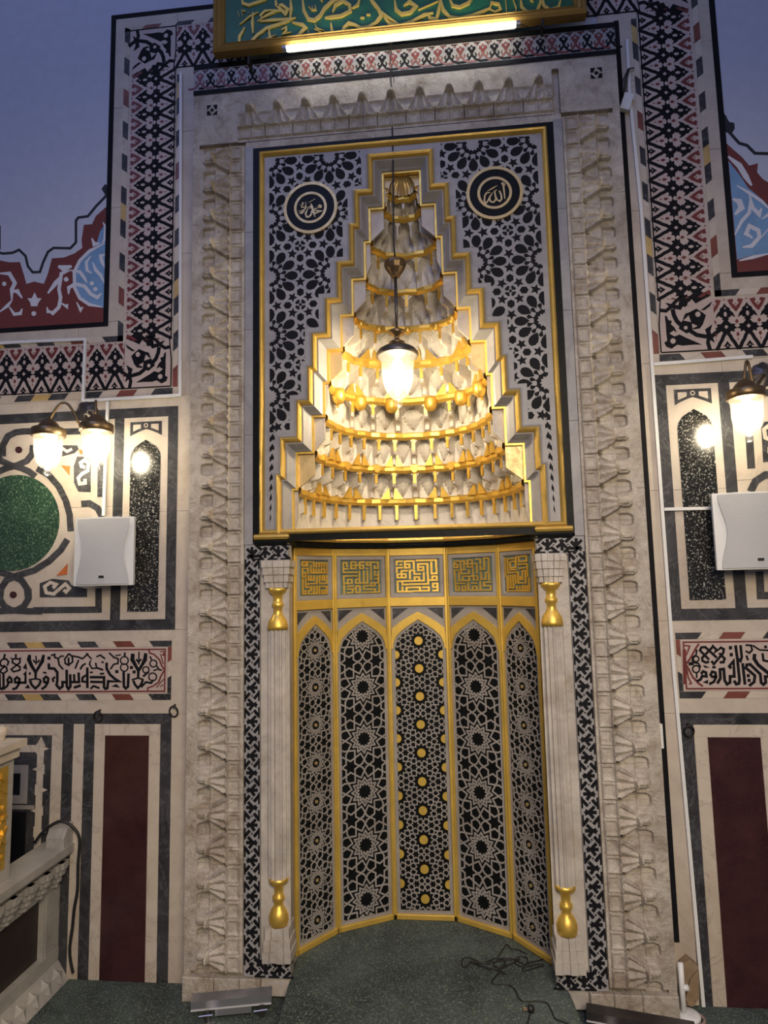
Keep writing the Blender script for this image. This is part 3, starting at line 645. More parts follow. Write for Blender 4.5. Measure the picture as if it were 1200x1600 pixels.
def carved_mesh(wd, pd, nu=44, nv=28, plainer=False):
    b = M(); vs = []
    for j in range(nv + 1):
        for i in range(nu + 1):
            u = i / nu; v = j / nv; vs.append((u * wd, -0.002 - 1.6 * carve(u, v, plainer), (v - 0.5) * pd))
    fs = [[j * (nu + 1) + i, j * (nu + 1) + i + 1, (j + 1) * (nu + 1) + i + 1, (j + 1) * (nu + 1) + i] for j in range(nv) for i in range(nu)]
    b.add(vs, fs); return mesh('carved_block', b, CARVED)
PB = 0.1315
CBM = carved_mesh(0.208, PB - 0.0008); CBL = carved_mesh(0.208, PB - 0.0008, 44, 28, True)
z_ph = 0.5 * (W(310, 1006.6)[1] + W(310, 1057.6)[1]) - PB / 2
for s in (-1, 1):
    b = M(); b.box(min(s * 0.684, s * 0.925), 0.022, 0.02, max(s * 0.684, s * 0.925), WY + 0.01, 3.79)
    for k in range(6):                                               # flat outer margin in long lengths
        z0 = 0.09 + k * 0.6167
        b.rect(wallfr(0.004, s), 0.8955, z0 + 0.0006, 0.925, z0 + 0.616, -0.05, 0.004, 0, 0.0006)
    pl = part('carved_pillar', b, CARVED, label='left carved marble pillar' if s < 0 else 'right carved marble pillar')
    k0 = int((z_ph - 0.09) / PB)
    zb = z_ph - k0 * PB
    for k in range(27):
        z = zb + k * PB
        if z > 3.55: break
        o = bpy.data.objects.new('carved_block', CBM); COL.objects.link(o); o.parent = pl
        o.matrix_local = Matrix(((-s, 0, 0, s * 0.8955), (0, 1, 0, 0), (0, 0, 1 if s > 0 else -1, z), (0, 0, 0, 1)))
    b2_ = M().rect(wallfr(0.0, s), 0.6842, 3.5475, 0.8952, 3.7515, -0.05, 0.0015, 0, .0006); obj('corner_slab', b2_, CARVED, pl)
    # plinth
    m = M(); x0 = 0.60 if s < 0 else 0.60
    fr = wallfr(-0.0, s)
    for a, c in ((0.615, 0.70), (0.70, 0.80), (0.80, 0.927)):
        m.rect(fr, a + 0.0008, 0.0, c - 0.0008, 0.090 - 0.002 * random.random(), -0.05, 0.012 + 0.005 * random.random(), 0, 0.003)
    o = obj('plinth_stone', m, CARVED, pl)
# lintel
b = M(); b.box(-0.6835, 0.022, 3.50, 0.6835, WY + 0.01, 3.79)
b.rect(wallfr(0.004), -0.895, 3.752, 0.895, 3.79, -.05, 0.004, 0, 0.0006)
b.rect(wallfr(0.004), -0.684, 3.507, 0.684, 3.543, -.05, 0.004, 0, 0.0006)
li = part('carved_lintel', b, CARVED)
PL = 0.1247
for k in range(-5, 6):
    x = W(611, 133)[0] + (k) * PL
    o = bpy.data.objects.new('carved_block', CBL); COL.objects.link(o); o.parent = li
    sc = PL / PB
    # local x (outer->inner) points down, local z runs along x
    o.matrix_local = Matrix(((0, 0, sc, x), (0, 1, 0, 0), (-1, 0, 0, 3.752), (0, 0, 0, 1)))
for s in (-1, 1):
    m = M(); fr = wallfr(0.0, s); cx, cz, q = 0.838, 3.712, 0.0235
    for qx, qz in ((-1, -1), (-1, 1), (1, -1), (1, 1)):
        m.poly(fr, [(cx + qx * q, cz + qz * q), (cx + qx * q, cz + qz * .003), (cx + qx * 0.003, cz + qz * q)] if qx * qz > 0 else [(cx + qx * q, cz + qz * q), (cx + qx * q, cz + qz * .004), (cx + qx * .012, cz + qz * .004), (cx + qx * .004, cz + qz * q)], 0.001, 0.004)
    m.poly(fr, [(cx - .009, cz), (cx, cz - .009), (cx + .009, cz), (cx, cz + .009)], 0.001, 0.005)
    obj('knotted_corner_tile', m, BLACK, li)
# palmette band
pb = part('palmette_band', M().rect(wallfr(0.0), -0.925, 3.79, 0.925, 3.937, -0.06, 0.002), SPANM)
m = M(); m.rect(F0, -0.925, 3.791, 0.925, 3.812, .001, .004); m.rect(F0, -0.925, 3.914, 0.925, 3.937, .001, .004); obj('black_line', m, BLACK, pb)
PP = 1.85 / 19
def palm(mat_i):
    m = M(); k = PP / 34.0
    def f(a, c, h): return (a * k, -h, c * k)
    S = lambda p, w_: m.stroke(f, p, w_, 0.002, .0036, 0, taper=False)
    S([(0, 18), (-1.5, 12), (-8, 5), (-17, 2.0), (-26, 2.4)], 3.6); S([(0, 18), (1.5, 12), (8, 5), (17, 2.0), (22, 1.6)], 3.6)
    S([(-2, 12), (-7, 9), (-9.5, 13), (-7, 16)], 2.4); S([(2, 12), (7, 9), (9.5, 13), (7, 16)], 2.4)
    m.poly(f, [(0, 31), (4, 27), (8, 27.5), (8.5, 23), (5, 20.5), (4, 17), (-4, 17), (-5, 20.5), (-8.5, 23), (-8, 27.5), (-4, 27)], .002, .0036)
    S([(-12, 29), (-15, 33), (-5, 34)], 1.6); S([(12, 29), (15, 33), (5, 34)], 1.6)
    m.disc(f, (0, 24.5), 2.4, .0036, .0042, 1, 6)
    return m
pm = [mesh('palmette', palm(0), [BLACK, SPANM]), mesh('palmette', palm(0), [REDINL, SPANM])]
for i in range(38):
    o = bpy.data.objects.new('palmette', pm[(i + 1) % 2]); COL.objects.link(o); o.parent = pb
    o.matrix_local = Matrix.Translation((-0.925 + PP / 2 * (i + 0.6), 0, 3.816)) @ Matrix.Diagonal((0.72, 1, 0.95, 1))

# ---- frames round the hood panel
def rectpath(x, z0, z1): return [(-x, z0), (-x, z1), (x, z1), (x, z0)]
b = M(); b.molding(F0, rectpath(0.648, 1.769, 3.507), [(0, 0.0), (0, 0.006), (-0.030, 0.006), (-0.030, -.004)], 0, True)
part('black_frame', b, FRAMEB)
b = M(); b.molding(F0, rectpath(0.620, 1.797, 3.4865), [(0, 0), (0, 0.010), (-0.004, 0.016), (-0.009, 0.0185), (-0.014, 0.016), (-0.018, 0.010), (-0.021, 0.004), (-0.022, -.004)], 0, True)
part('gilded_frame', b, GOLDD, smooth=False)
for s in (-1, 1):
    b = M(); fr = wallfr(0.0, s)
    for z0, z1 in ((1.758, 2.22), (2.22, 2.68), (2.68, 3.12), (3.12, 3.52)): b.rect(fr, 0.649, z0 + .0005, 0.6855, z1 - .0005, -0.05, 0.0025, 0, 0.0006)
    part('marble_margin', b, SPANM)

# ---- stepped outline of the hood (left side measured, mirrored)
OUTL = [(575.2, 244), (575.2, 298.8), (554, 298.8), (554, 351.5), (546.4, 351.5), (546.4, 410), (526.8, 410), (526.8, 466.9), (508.8, 466.9), (508.8, 521), (487.5, 521), (487.5, 573), (481, 573), (481, 626), (463.8, 626), (463.8, 683.8), (438.5, 683.8), (438.5, 741.5), (432.5, 741.5), (432.5, 828.5)]
pts = []
for i, (u, v) in enumerate(OUTL): pts.append(list(W(u, v)))
for i in range(0, len(pts), 2):                                      # make runs exactly vertical / horizontal
    if i + 1 < len(pts): x = (pts[i][0] + pts[i + 1][0]) / 2; pts[i][0] = pts[i + 1][0] = x
for i in range(1, len(pts) - 1, 2): z = (pts[i][1] + pts[i + 1][1]) / 2; pts[i][1] = pts[i + 1][1] = z
pts[-1][1] = 1.80
OS = [(abs(x), z) for x, z in pts]                                   # top -> bottom, |x|
full = [(-x, z) for x, z in OS[::-1]] + OS                           # bottom-left, up, over, down to bottom-right
D_IN = 0.056
def inset(path, d):
    out = []; n = len(path)
    for i in range(n):
        p = Vector(path[i]); a = Vector(path[max(0, i - 1)]); c = Vector(path[min(n - 1, i + 1)])
        d1 = (p - a); d2 = (c - p)
        if d1.length < 1e-9: d1 = d2
        if d2.length < 1e-9: d2 = d1
        d1 = d1.normalized(); d2 = d2.normalized(); t = (d1 + d2).normalized(); nn = Vector((t.y, -t.x)); k = max(.4, nn.dot(Vector((d2.y, -d2.x))))
        out.append(tuple(p + nn * d / k))
    return out
b = M()
b.molding(F0, full, [(0.010, -0.004), (0.010, 0.004), (0.004, 0.007), (0, 0.004), (0.0, 0.010), (-0.003, 0.017), (-0.010, 0.021), (-0.017, 0.017), (-0.021, 0.008), (-0.022, 0.002), (-0.028, 0.004), (-0.034, -0.006), (-0.046, -0.026), (-0.054, -0.034), (-0.056, -0.05), (-.056, -0.075)],
          [1, 1, 1, 0, 0, 0, 0, 0, 0, 1, 1, 1, 1, 1, 0])
part('stepped_molding', b, [GOLDD, SPANM])
inner = inset(full, D_IN)
IH = [(x, z) for x, z in inner if x > 0]                             # right half of inner outline, top -> bottom
def inner_hw(z):
    for i in range(0, len(IH) - 1, 2):
        if IH[i][1] >= z >= IH[i + 1][1]: return IH[i][0]
    return IH[-1][0] if z < IH[-1][1] else IH[0][0]

# ---- spandrel panels with star-and-kite inlay
A0 = W(468.8, 384); A1 = W(467.5, 476); PER = A0[1] - A1[1]; AX = abs(A0[0])
XO = 0.577; ZT = 3.455
rects = []
for i in range(0, len(OS) - 1, 2):
    x = OS[i][0]; zt = OS[i][1]; zb_ = OS[i + 1][1]
    rects.append((x + 0.030, XO, zb_ + 0.026 if i < len(OS) - 2 and False else zb_ + 0.026, (zt + 0.026) if i > 0 else ZT))
def ccw(p):
    ar = sum(p[i][0] * p[(i + 1) % len(p)][1] - p[(i + 1) % len(p)][0] * p[i][1] for i in range(len(p)))
    return p if ar > 0 else p[::-1]
def voids():
    V = []
    def polar(c, ang, L): return [(c[0] + PER * (r * math.cos(ang) - t * math.sin(ang)), c[1] + PER * (r * math.sin(ang) + t * math.cos(ang))) for r, t in L]
    for i in range(-3, 4):
        for j in range(-7, 4):
            A = (AX + i * PER, A0[1] + j * PER); B = (A[0] + PER / 2, A[1] + PER / 2)
            for q in range(12):
                a = q * PI / 6
                V.append(polar(B, a, [(.25, 0), (.31, .048), (.36, .064), (.41, .052), (.442, .02), (.442, -.02), (.41, -.052), (.36, -.064), (.31, -.048)]))
                V.append(polar(B, a + PI / 12, [(.195, 0), (.25, .026), (.268, 0), (.25, -.026)]))
                V.append(polar(B, a + PI / 12, [(.105, 0), (.135, .032), (.17, 0), (.135, -.032)]))
                V.append(polar(B, a, [(.12, 0), (.14, .026), (.158, 0), (.14, -.026)]))
            for ang in (0, PI / 2, PI, -PI / 2):
                c = (A[0] + .21 * PER * math.cos(ang), A[1] + .21 * PER * math.sin(ang)); V.append(polar(c, ang, [(.058 * math.cos(k * PI / 3), .052 * math.sin(k * PI / 3)) for k in range(6)]))
                c = (A[0] + .385 * PER * math.cos(ang), A[1] + .385 * PER * math.sin(ang))
                V.append(polar(c, ang, [((.074 if k % 2 == 0 else .034) * math.cos(k * PI / 5), (.074 if k % 2 == 0 else .034) * math.sin(k * PI / 5)) for k in range(10)]))
                a2 = ang + PI / 4
                c = (A[0] + .185 * PER * math.cos(a2), A[1] + .185 * PER * math.sin(a2))
                V.append(polar(c, a2, [((.070 if k % 2 == 0 else .033) * math.cos(k * PI / 5), (.070 if k % 2 == 0 else .033) * math.sin(k * PI / 5)) for k in range(10)]))
                V.append(polar(A, a2, [(.035, 0), (.06, .036), (.085, .03), (.085, -.03), (.06, -.036)]))
            V.append(polar(A, 0, [(.02, 0), (0, .02), (-.02, 0), (0, -.02)]))
    return V
VO = []
for p_ in voids():
    mx = sum(q[0] for q in p_) / len(p_); mz = sum(q[1] for q in p_) / len(p_); k_ = 1.20 if len(p_) > 4 else 1.5
    VO.append([(mx + (a_ - mx) * k_, mz + (b_ - mz) * k_) for a_, b_ in p_])
RC = (0.3935, 3.209); RRAD = 0.118
for s in (-1, 1):
    fr = wallfr(0.0, s)
    m = M()
    # stone plate: one slab per step, joints between them
    for i in range(0, len(OS) - 1, 2):
        zt = OS[i][1] if i > 0 else 3.468; m.rect(fr, OS[i][0] + 0.006, OS[i + 1][1] + 0.0004, 0.600, zt, -0.05, 0.0)
    for z0, z1 in ((3.468 - 0.08, 3.468),): pass
    m.rect(fr, 0.0, OS[0][1] + 0.004, OS[0][0] + 0.0055, 3.468, -0.05, 0.0)
    sp = part('spandrel_panel', m, SPANM)
    inl = M(); cnt = 0
    for x0, x1, z0, z1 in rects:
        if x1 - x0 < 0.028: continue
        C = [(x0, z0), (x1, z0), (x1, z1), (x0, z1)]
        for p in VO:
            if max(q[0] for q in p) < x0 or min(q[0] for q in p) > x1 or max(q[1] for q in p) < z0 or min(q[1] for q in p) > z1: continue
            c = clip_poly(ccw(p), C) if len(p) != 10 or not all(x0 < q[0] < x1 and z0 < q[1] < z1 for q in p) else p
            if len(c) >= 3:
                mx = sum(q[0] for q in c) / len(c); mz = sum(q[1] for q in c) / len(c)
                if (mx - RC[0]) ** 2 + (mz - RC[1]) ** 2 < (RRAD - 0.012) ** 2: continue
                inl.poly(fr, c, 0, 0.0008); cnt += 1
    # narrow lower strip of small triangles
    z = 1.845
    k = 0
    while z < 2.30:
        wd = 0.004 + 0.026 * (z - 1.83) / 0.5; cx_ = 0.578
        x0 = cx_ - wd; x1 = cx_
        if k % 2: inl.poly(fr, [(x0, z), (x1, z), ((x0 + x1) / 2 - wd * .1, z + .02)], 0, .0008)
        else: inl.poly(fr, [(x1, z + .004), (x1, z + .026), (x0 + wd * .3, z + .015)], 0, .0008); inl.poly(fr, [(x0, z + .012), (x0, z + .03), (x0 + wd * .7, z + .021)], 0, .0008)
        z += 0.021; k += 1
    obj('black_star_inlay', inl, BLACK, sp, kind='stuff')
    # inscribed roundel
    ro = M(); ro.disc(fr, RC, RRAD - .004, 0, 0.006, 0, 40); ro.ring(fr, RC, RRAD - .0065, 0.013, 0, 0.009, 1, 48); ro.ring(fr, RC, 0.0665, 0.011, .006, .0085, 1, 40)
    if s < 0:
        f = cropfr(430, 270, 10.9, -0.006); ST = [([(690, 612), (735, 580), (760, 556), (785, 570), (780, 592), (735, 590), (695, 612), (650, 636)], 24), ([(655, 648), (735, 652), (792, 655), (735, 670), (690, 695), (655, 668), (640, 640)], 24),
          ([(610, 525), (635, 590), (640, 660), (685, 760)], 32), ([(555, 620), (520, 700), (535, 755), (570, 755), (610, 725), (625, 640)], 28), ([(520, 500), (528, 600), (480, 650), (425, 690), (455, 695), (510, 660)], 20), ([(450, 515), (482, 518), (450, 590), (495, 596), (520, 560)], 16), ([(390, 662), (480, 635)], 20), ([(570, 512), (682, 450)], 20), ([(545, 605), (605, 570), (615, 600), (560, 620)], 16), ([(415, 560), (460, 540)], 14)]
    else:
        f = cropfr(715, 245, 10, -0.006); ST = [([(695, 405), (715, 460), (728, 560), (738, 662)], [36, 30, 26, 14]), ([(700, 410), (738, 430), (738, 462)], 16), ([(652, 535), (680, 600), (688, 660), (660, 700), (620, 680), (590, 620), (575, 535)], [24, 28, 28, 24, 22, 26, 26]), ([(590, 620), (592, 680), (560, 715), (515, 705), (500, 660), (510, 610)], 24), ([(550, 560), (510, 620), (470, 700), (435, 735), (418, 690), (425, 610), (450, 570), (510, 560)], 24), ([(460, 545), (540, 500), (618, 455)], 22), ([(575, 535), (605, 530), (600, 515)], 14)]
    for p, w2 in ST: ro.stroke(f, p, w2, 0, .0025, 1, taper=True)
    obj('inscribed_roundel', ro, [FRAMEB, GOLDM], sp)

# ---- hood: muqarnas tiers
TZ = [1.800, 1.992, 2.146, 2.300, 2.447, 2.596, 2.745, 2.900, 3.065, 3.220, 3.302]
THW = [0.493, 0.475, 0.403, 0.357, 0.340, 0.279, 0.227, 0.171, 0.147, 0.086, 0.075]
TD = [0.58, 0.565, 0.525, 0.475, 0.38, 0.30, 0.245, 0.20, 0.185, 0.15, 0.13]
YS = 0.055
def Ck(k, t, kw=None):
    hw_ = THW[k if kw is None else kw]
    a = t * PI / 2
    c = math.cos(a); return hw_ * math.copysign(abs(math.sin(a)) ** 0.92, a), YS + (TD[k] - YS) * c ** 0.85
def tier(k, ncell, recess=1.0, tris=True, brackets=True, drops=0, dropr=0.02, half=False, alt=False, blocks=False):
    zl, zu = TZ[k], TZ[k + 1]; H = zu - zl
    same_l = lambda t: Ck(k, t)
    lo = k; up = k + 1
    hwu_in = THW[k]
    b = M(); nu, nv = 14, 18
    bounds = [-1 + 2 * j / ncell for j in range(ncell + 1)]
    for c in range(ncell):
        vs = []
        for j in range(nv + 1):
            v = j / nv
            for i in range(nu + 1):
                u = i / nu; t = bounds[c] + (bounds[c + 1] - bounds[c]) * u
                x0, y0 = Ck(lo, t); x1, y1 = Ck(up, t)
                e = abs(2 * u - 1)
                arch = (0.80 if k == 0 else 0.60) + (0.16 if k == 0 else 0.34) * (1 - e ** 1.7)                  # pointed arch of the cell
                s_arch = sst(arch - 0.05, arch + 0.01, v)
                pier = (1 - sst(0.09, 0.15, min(u, 1 - u))) * ((0.35 * sst(0.02, 0.1, v) + 0.65 * sst(0.3, 0.42, v)) if k else sst(0.5, 0.56, v))
                crease = 0.16 * (1 - e) * sst(0.05, 0.5, v) * recess
                sv = max(s_arch, pier) - crease * (1 - s_arch)
                # lower diamond leaf
                kwd = 0.62 * min(1.0, max(0.0, (v - 0.18) / 0.42))
                if k and kwd > 0.01 and e < kwd: sv += 0.30 * (1 - e / kwd) * (1 - s_arch)
                elif k: sv -= 0.10 * (1 - max(s_arch, pier))
                x = x0 + (x1 - x0) * max(-0.3, min(1, sv)); y = y0 + (y1 - y0) * max(-0.3, min(1, sv))
                if TD[lo] - TD[up] < 0.045: y += 0.034 * (1 - sv) * max(0.2, math.cos(t * PI / 2))
                vs.append((x, y, zl + H * v))
        b.add(vs, [[j * (nu + 1) + i, j * (nu + 1) + i + 1, (j + 1) * (nu + 1) + i + 1, (j + 1) * (nu + 1) + i] for j in range(nv) for i in range(nu)])
    T = part('muqarnas_tier', b, HOODM)
    so = M(); nn_ = 24; vv = []
    for i in range(nn_ + 1):
        t = -1 + 2 * i / nn_; xa_, ya_ = Ck(up, t, lo); xb_, yb_ = Ck(up, t, up); vv += [(xa_ * 1.01, ya_ + 0.004, zu), (xb_ * 0.99, yb_ + 0.002, zu)]
    so.add(vv, [[2 * i, 2 * i + 1, 2 * i + 3, 2 * i + 2] for i in range(nn_)]); obj('soffit', so, HOODM, T)
    # zigzag gilded ledge along the upper edge
    n = ncell * 2; L = M(); path = []
    for i in range(n + 1):
        t = -1 + 2 * i / n; x, y = Ck(up, t); r = Vector((x, y - YS)); 
        off = (0.013 if i % 2 == 0 else 0.004) + 0.004
        q = r * (1 - off / max(0.05, r.length)); path.append((q.x, q.y + YS))
    h = 0.023 if k < 5 else 0.019
    pf = planefr((0, 0, zu - h * 0.6), (1, 0, 0), (0, 1, 0), (0, 0, 1))
    L.molding(pf, path, [(0.012, -h * 0.55), (0.0, 0), (0.0, h * 0.75), (0.006, h), (0.035, h)], 0)
    obj('gilded_ledge', L, GOLD, T)
    def localfr(kk, t, z, push=0.0):
        x, y = Ck(kk, t); x2, y2 = Ck(kk, t + 0.004); x1, y1 = Ck(kk, t - 0.004)
        tx = Vector((x2 - x1, y2 - y1, 0)).normalized(); nn = Vector((tx.y, -tx.x, 0))
        if nn.dot(Vector((-x, -y, 0))) < 0: nn = -nn
        return planefr(Vector((x, y, z)) + nn * push, tx, (0, 0, 1), nn), tx, nn
    cw_ = 2.0 / ncell
    if brackets:
        for c in range(1, ncell):
            t = bounds[c]; f, tx, nn = localfr(up, t, zu)
            hw = min(0.030, THW[up] * 1.35 / ncell) ; st = 0.0062 if k < 5 else 0.005; ht = H * 0.50
            br = M(); br.poly(f, [(-hw, -0.004), (hw, -0.004), (hw * .55, -0.016), (st * 1.2, -0.028), (st, -ht), (-st, -ht), (-st * 1.2, -0.028), (-hw * .55, -0.016)], -0.004, 0.006)
            obj('gilded_bracket', br, GOLD, T)
    if tris:
        for c in range(ncell + 1):
            if c in (0, ncell): continue
            if c % 2: continue
            t = bounds[c]
            for sg in (-1, 1):
                tm = M()
                tt = t + sg * cw_ * 0.30; fL, tx, nn = localfr(lo, tt, zl, 0.012)
                wq = THW[lo] * cw_ * 0.36
                tm.poly(fL, [(-wq, 0.004), (wq, 0.004), (-sg * wq * .7, H * 0.40)], -0.004, 0.010)
                obj('gilded_facet', tm, GOLD, T)
    if drops:
        for c in range(drops):
            t = -1 + (2 * c + 1) / drops; t *= 0.97
            f, tx, nn = localfr(up, t, zu); o3 = Vector(f(0, -0.012, 0.016))
            r = dropr; d = M()
            d.lathe(o3, [(r * 0.05, -1.75 * r), (r * .5, -1.62 * r), (r * .85, -1.25 * r), (r, -0.75 * r), (r * .97, -.1 * r), (r * .9, 0.45 * r), (r * .3, 0.47 * r)], 20, 0, 10, 0.10)
            obj('pendant_drop', d, GOLD, T, True)
    if blocks:
        for c in range(1, ncell, 2):
            t = bounds[c]; f, tx, nn = localfr(up, t, zu)
            d = M(); d.poly(f, [(-0.017, 0.012), (0.017, 0.012), (0.017, -0.012), (0.007, -0.026), (-0.007, -0.026), (-0.017, -0.012)], -0.004, 0.022)
            obj('gilded_boss', d, GOLD, T)
    return T
tier(0, 18, 0.3, tris=False); tier(1, 14, 1.0, alt=True, blocks=True); tier(2, 14, 1.0, alt=False); tier(3, 9, 1.0, tris=False, drops=6, dropr=0.031)
tier(4, 9, 1.0, alt=False); tier(5, 7, 1.0, tris=True, drops=5, dropr=0.015); tier(6, 6, 0.8, tris=False); tier(7, 5, 1.0, tris=False)
tier(8, 5, 1.0, tris=False, brackets=False); tier(9, 4, 0.5, tris=False, brackets=False)
# closing cheek facets between tiers and the stepped outline
for s in (-1, 1):
    for k in range(10):
        z0, z1 = TZ[k], TZ[k + 1]; H_ = z1 - z0; a_, c_ = THW[k + 1] - 0.004, THW[k] + 0.012
        if THW[k] - THW[k + 1] < 0.006: continue
        ck = M().poly(wallfr(0.056, s), [(THW[k] - 0.002, z0), (c_, z0), (c_, z1 + 0.006), (a_, z1 + 0.006), (a_, z0 + 0.38 * H_)], -0.012, 0.0)
        part('gilded_cheek' if k in (1, 4) else 'marble_cheek', ck, GOLDM if k in (1, 4) else NICHEM)
# thin gold fillet on the inner edge of the outline
b = M(); b.molding(F0, inner, [(0.002, -0.046), (0.002, -0.040), (-0.007, -0.040), (-0.007, -0.06)], 0); part('gilded_fillet', b, GOLD)
# ribbed shell at the very top
sh = M(); sx, sz, sr = 0.0, 3.302, 0.058; nseg, nr = 36, 8; vs = []
top_hw = THW[10]
for j in range(nr + 1):
    el = j / nr * PI / 2
    for i in range(nseg + 1):
        az = PI * i / nseg; rib = 1 - 0.13 * (0.5 + 0.5 * math.cos(az * 18)) * math.cos(el)
        r = sr * rib * math.cos(el)
        vs.append((sx + r * math.cos(az), YS + 0.012 + r * math.sin(az) * 0.8, sz + sr * 1.25 * math.sin(el)))
sh.add(vs, [[j * (nseg + 1) + i, j * (nseg + 1) + i + 1, (j + 1) * (nseg + 1) + i + 1, (j + 1) * (nseg + 1) + i] for j in range(nr) for i in range(nseg)])
shell = part('ribbed_shell', sh, [GOLD if False else GOLDM])
m = M(); ztop = IH[0][1]
arch = [(-sr, sz)] + [(-sr * math.cos(a), sz + sr * 1.25 * math.sin(a)) for a in [PI * i / 20 for i in range(21)]] + [(sr, sz)]
hw = IH[0][0] + 0.01
m.poly(wallfr(YS + 0.012), [(-hw, 3.226), (-hw, ztop + 0.01), (hw, ztop + 0.01), (hw, 3.226), (sr + .012, 3.226), (sr, sz)] + [(sr * math.cos(a), sz + sr * 1.25 * math.sin(a)) for a in [PI * i / 20 for i in range(21)]] + [(-sr, sz), (-sr - .012, 3.226)], -0.01, 0.0)
obj('gilded_backing', m, GOLDM, shell)
m = M(); m.box(-0.62, 0.66, 1.7, 0.62, 0.72, 3.52); m.box(-0.62, 0.10, 3.45, 0.62, 0.72, 3.52)
for s in (-1, 1): m.box(min(s * .60, s * .66), 0.10, 1.7, max(s * .60, s * .66), 0.72, 3.52)
part('masonry_core', m, GREYM)

# ---- cornice following the niche plan under the hood
plan = [(0.52, 0.161), (0.377, 0.346), (0.14, 0.476)]
cp = [(-0.640, 0.0), (-0.512, 0.0), (-0.500, 0.135), (-0.366, 0.325), (-0.136, 0.452), (0.136, 0.452), (0.366, 0.325), (0.500, 0.135), (0.512, 0.0), (0.640, 0.0)]
pf = planefr((0, 0, 0), (1, 0, 0), (0, 1, 0), (0, 0, 1))
b = M(); b.molding(pf, cp, [(0.03, 1.752), (-0.004, 1.753), (-0.008, 1.766), (-0.004, 1.775)], 0); part('black_cornice', b, FRAMEB)
b = M(); b.molding(pf, cp, [(-0.004, 1.775), (-0.016, 1.778), (-0.021, 1.787), (-0.017, 1.796), (-0.006, 1.800)], 0); part('gilded_cornice', b, GOLDD)
b = M(); b.molding(pf, cp[1:-1], [(-0.006, 1.800), (0.012, 1.812), (0.03, 1.816), (0.12, 1.818)], 0); part('cornice_ledge', b, NICHEM)

# ---- the five panels of the niche
def hankin(P, th):
    n = len(P); out = []; P = ccw(P); mid = []; dr = []; nr_ = []
    for i in range(n):
        a = Vector(P[i]); c = Vector(P[(i + 1) % n]); d = (c - a).normalized(); mid.append((a + c) / 2); dr.append(d); nr_.append(Vector((-d.y, d.x)))
    for i in range(n):
        j = (i + 1) % n; p = mid[i]; r = dr[i] * math.cos(th) + nr_[i] * math.sin(th); q = mid[j]; t = -dr[j] * math.cos(th) + nr_[j] * math.sin(th)
        den = r.x * t.y - r.y * t.x
        if abs(den) < 1e-9: continue
        w_ = q - p; a = (w_.x * t.y - w_.y * t.x) / den; X = p + r * a
        out += [(tuple(p), tuple(X)), (tuple(X), tuple(q))]
    return out
def girih(x0, x1, z0, z1, cx, cz, d, rot, th, inner=0):
    e = d / (3 + math.sqrt(3)); R12 = e / (2 * math.sin(PI / 12)); R6 = e; out = []; cent = []
    a1 = Vector((math.cos(rot), math.sin(rot))) * d; a2 = Vector((math.cos(rot + PI / 3), math.sin(rot + PI / 3))) * d
    N = int(3 + 2 * (z1 - z0) / d)
    for i in range(-N, N + 1):
        for j in range(-N, N + 1):
            c = Vector((cx, cz)) + a1 * i + a2 * j
            if not (x0 - d < c.x < x1 + d and z0 - d < c.y < z1 + d): continue
            cent.append(tuple(c))
            out += hankin([(c.x + R12 * math.cos(rot + PI / 12 + k * PI / 6), c.y + R12 * math.sin(rot + PI / 12 + k * PI / 6)) for k in range(12)], th)
            Rk = R12 * math.cos(PI / 12)
            for rg in range(inner):
                Rk = Rk * math.sin(PI / 2 - th) / math.sin(PI - (PI / 2 - th) - PI / 12)
                out += hankin([(c.x + Rk * math.cos(rot + PI / 12 + k * PI / 6), c.y + Rk * math.sin(rot + PI / 12 + k * PI / 6)) for k in range(12)], th)
                Rk *= math.cos(PI / 12)
            for kk in (0, 1):
                h = c + (a1 + (a2 if kk == 0 else a1 - a2)) / 3 if kk == 0 else c + (a1 + (a1 - a2)) / 3
                out += hankin([(h.x + R6 * math.cos(rot + k * PI / 3), h.y + R6 * math.sin(rot + k * PI / 3)) for k in range(6)], th)
            for kk in range(3):
                an = rot + kk * PI / 3; m_ = c + Vector((math.cos(an), math.sin(an))) * d / 2
                out += hankin([(m_.x + e / math.sqrt(2) * math.cos(an + PI / 4 + k * PI / 2), m_.y + e / math.sqrt(2) * math.sin(an + PI / 4 + k * PI / 2)) for k in range(4)], th)
    return out, cent
# square Kufic plates: strokes in measured plate coordinates, bounding box, stroke widths
K3 = ((165, 225, 965, 960), 40, [[(185, 320), (185, 245), (290, 245)], [(255, 322), (275, 322)], [(185, 490), (185, 392), (290, 392)], [(375, 465), (275, 465), (275, 530)], [(195, 540), (355, 540), (355, 620), (195, 620), (195, 540)], [(275, 540), (275, 620)],
 [(345, 395), (345, 245), (515, 245), (515, 410)], [(345, 395), (430, 395), (430, 315), (345, 315)], [(435, 640), (435, 460), (520, 460), (520, 545), (625, 545)], [(425, 700), (700, 700), (700, 520)], [(525, 700), (525, 615), (610, 615), (610, 700)], [(575, 235), (940, 235), (940, 400)],
 [(595, 460), (595, 315), (775, 315), (775, 555)], [(595, 460), (695, 460), (695, 385), (595, 385)], [(850, 290), (850, 540), (945, 540), (945, 440)], [(780, 590), (780, 775), (680, 775)], [(780, 690), (945, 690), (945, 605), (860, 605), (860, 690)], [(430, 775), (635, 775)],
 [(385, 700), (195, 700), (195, 940), (475, 940)], [(285, 700), (285, 780), (385, 780)], [(285, 840), (285, 940)], [(365, 940), (365, 850), (470, 850)], [(510, 850), (620, 850), (620, 930), (515, 930)], [(620, 930), (790, 930), (790, 850), (680, 850)], [(870, 930), (955, 930), (955, 770), (870, 770), (870, 850), (955, 850)]])
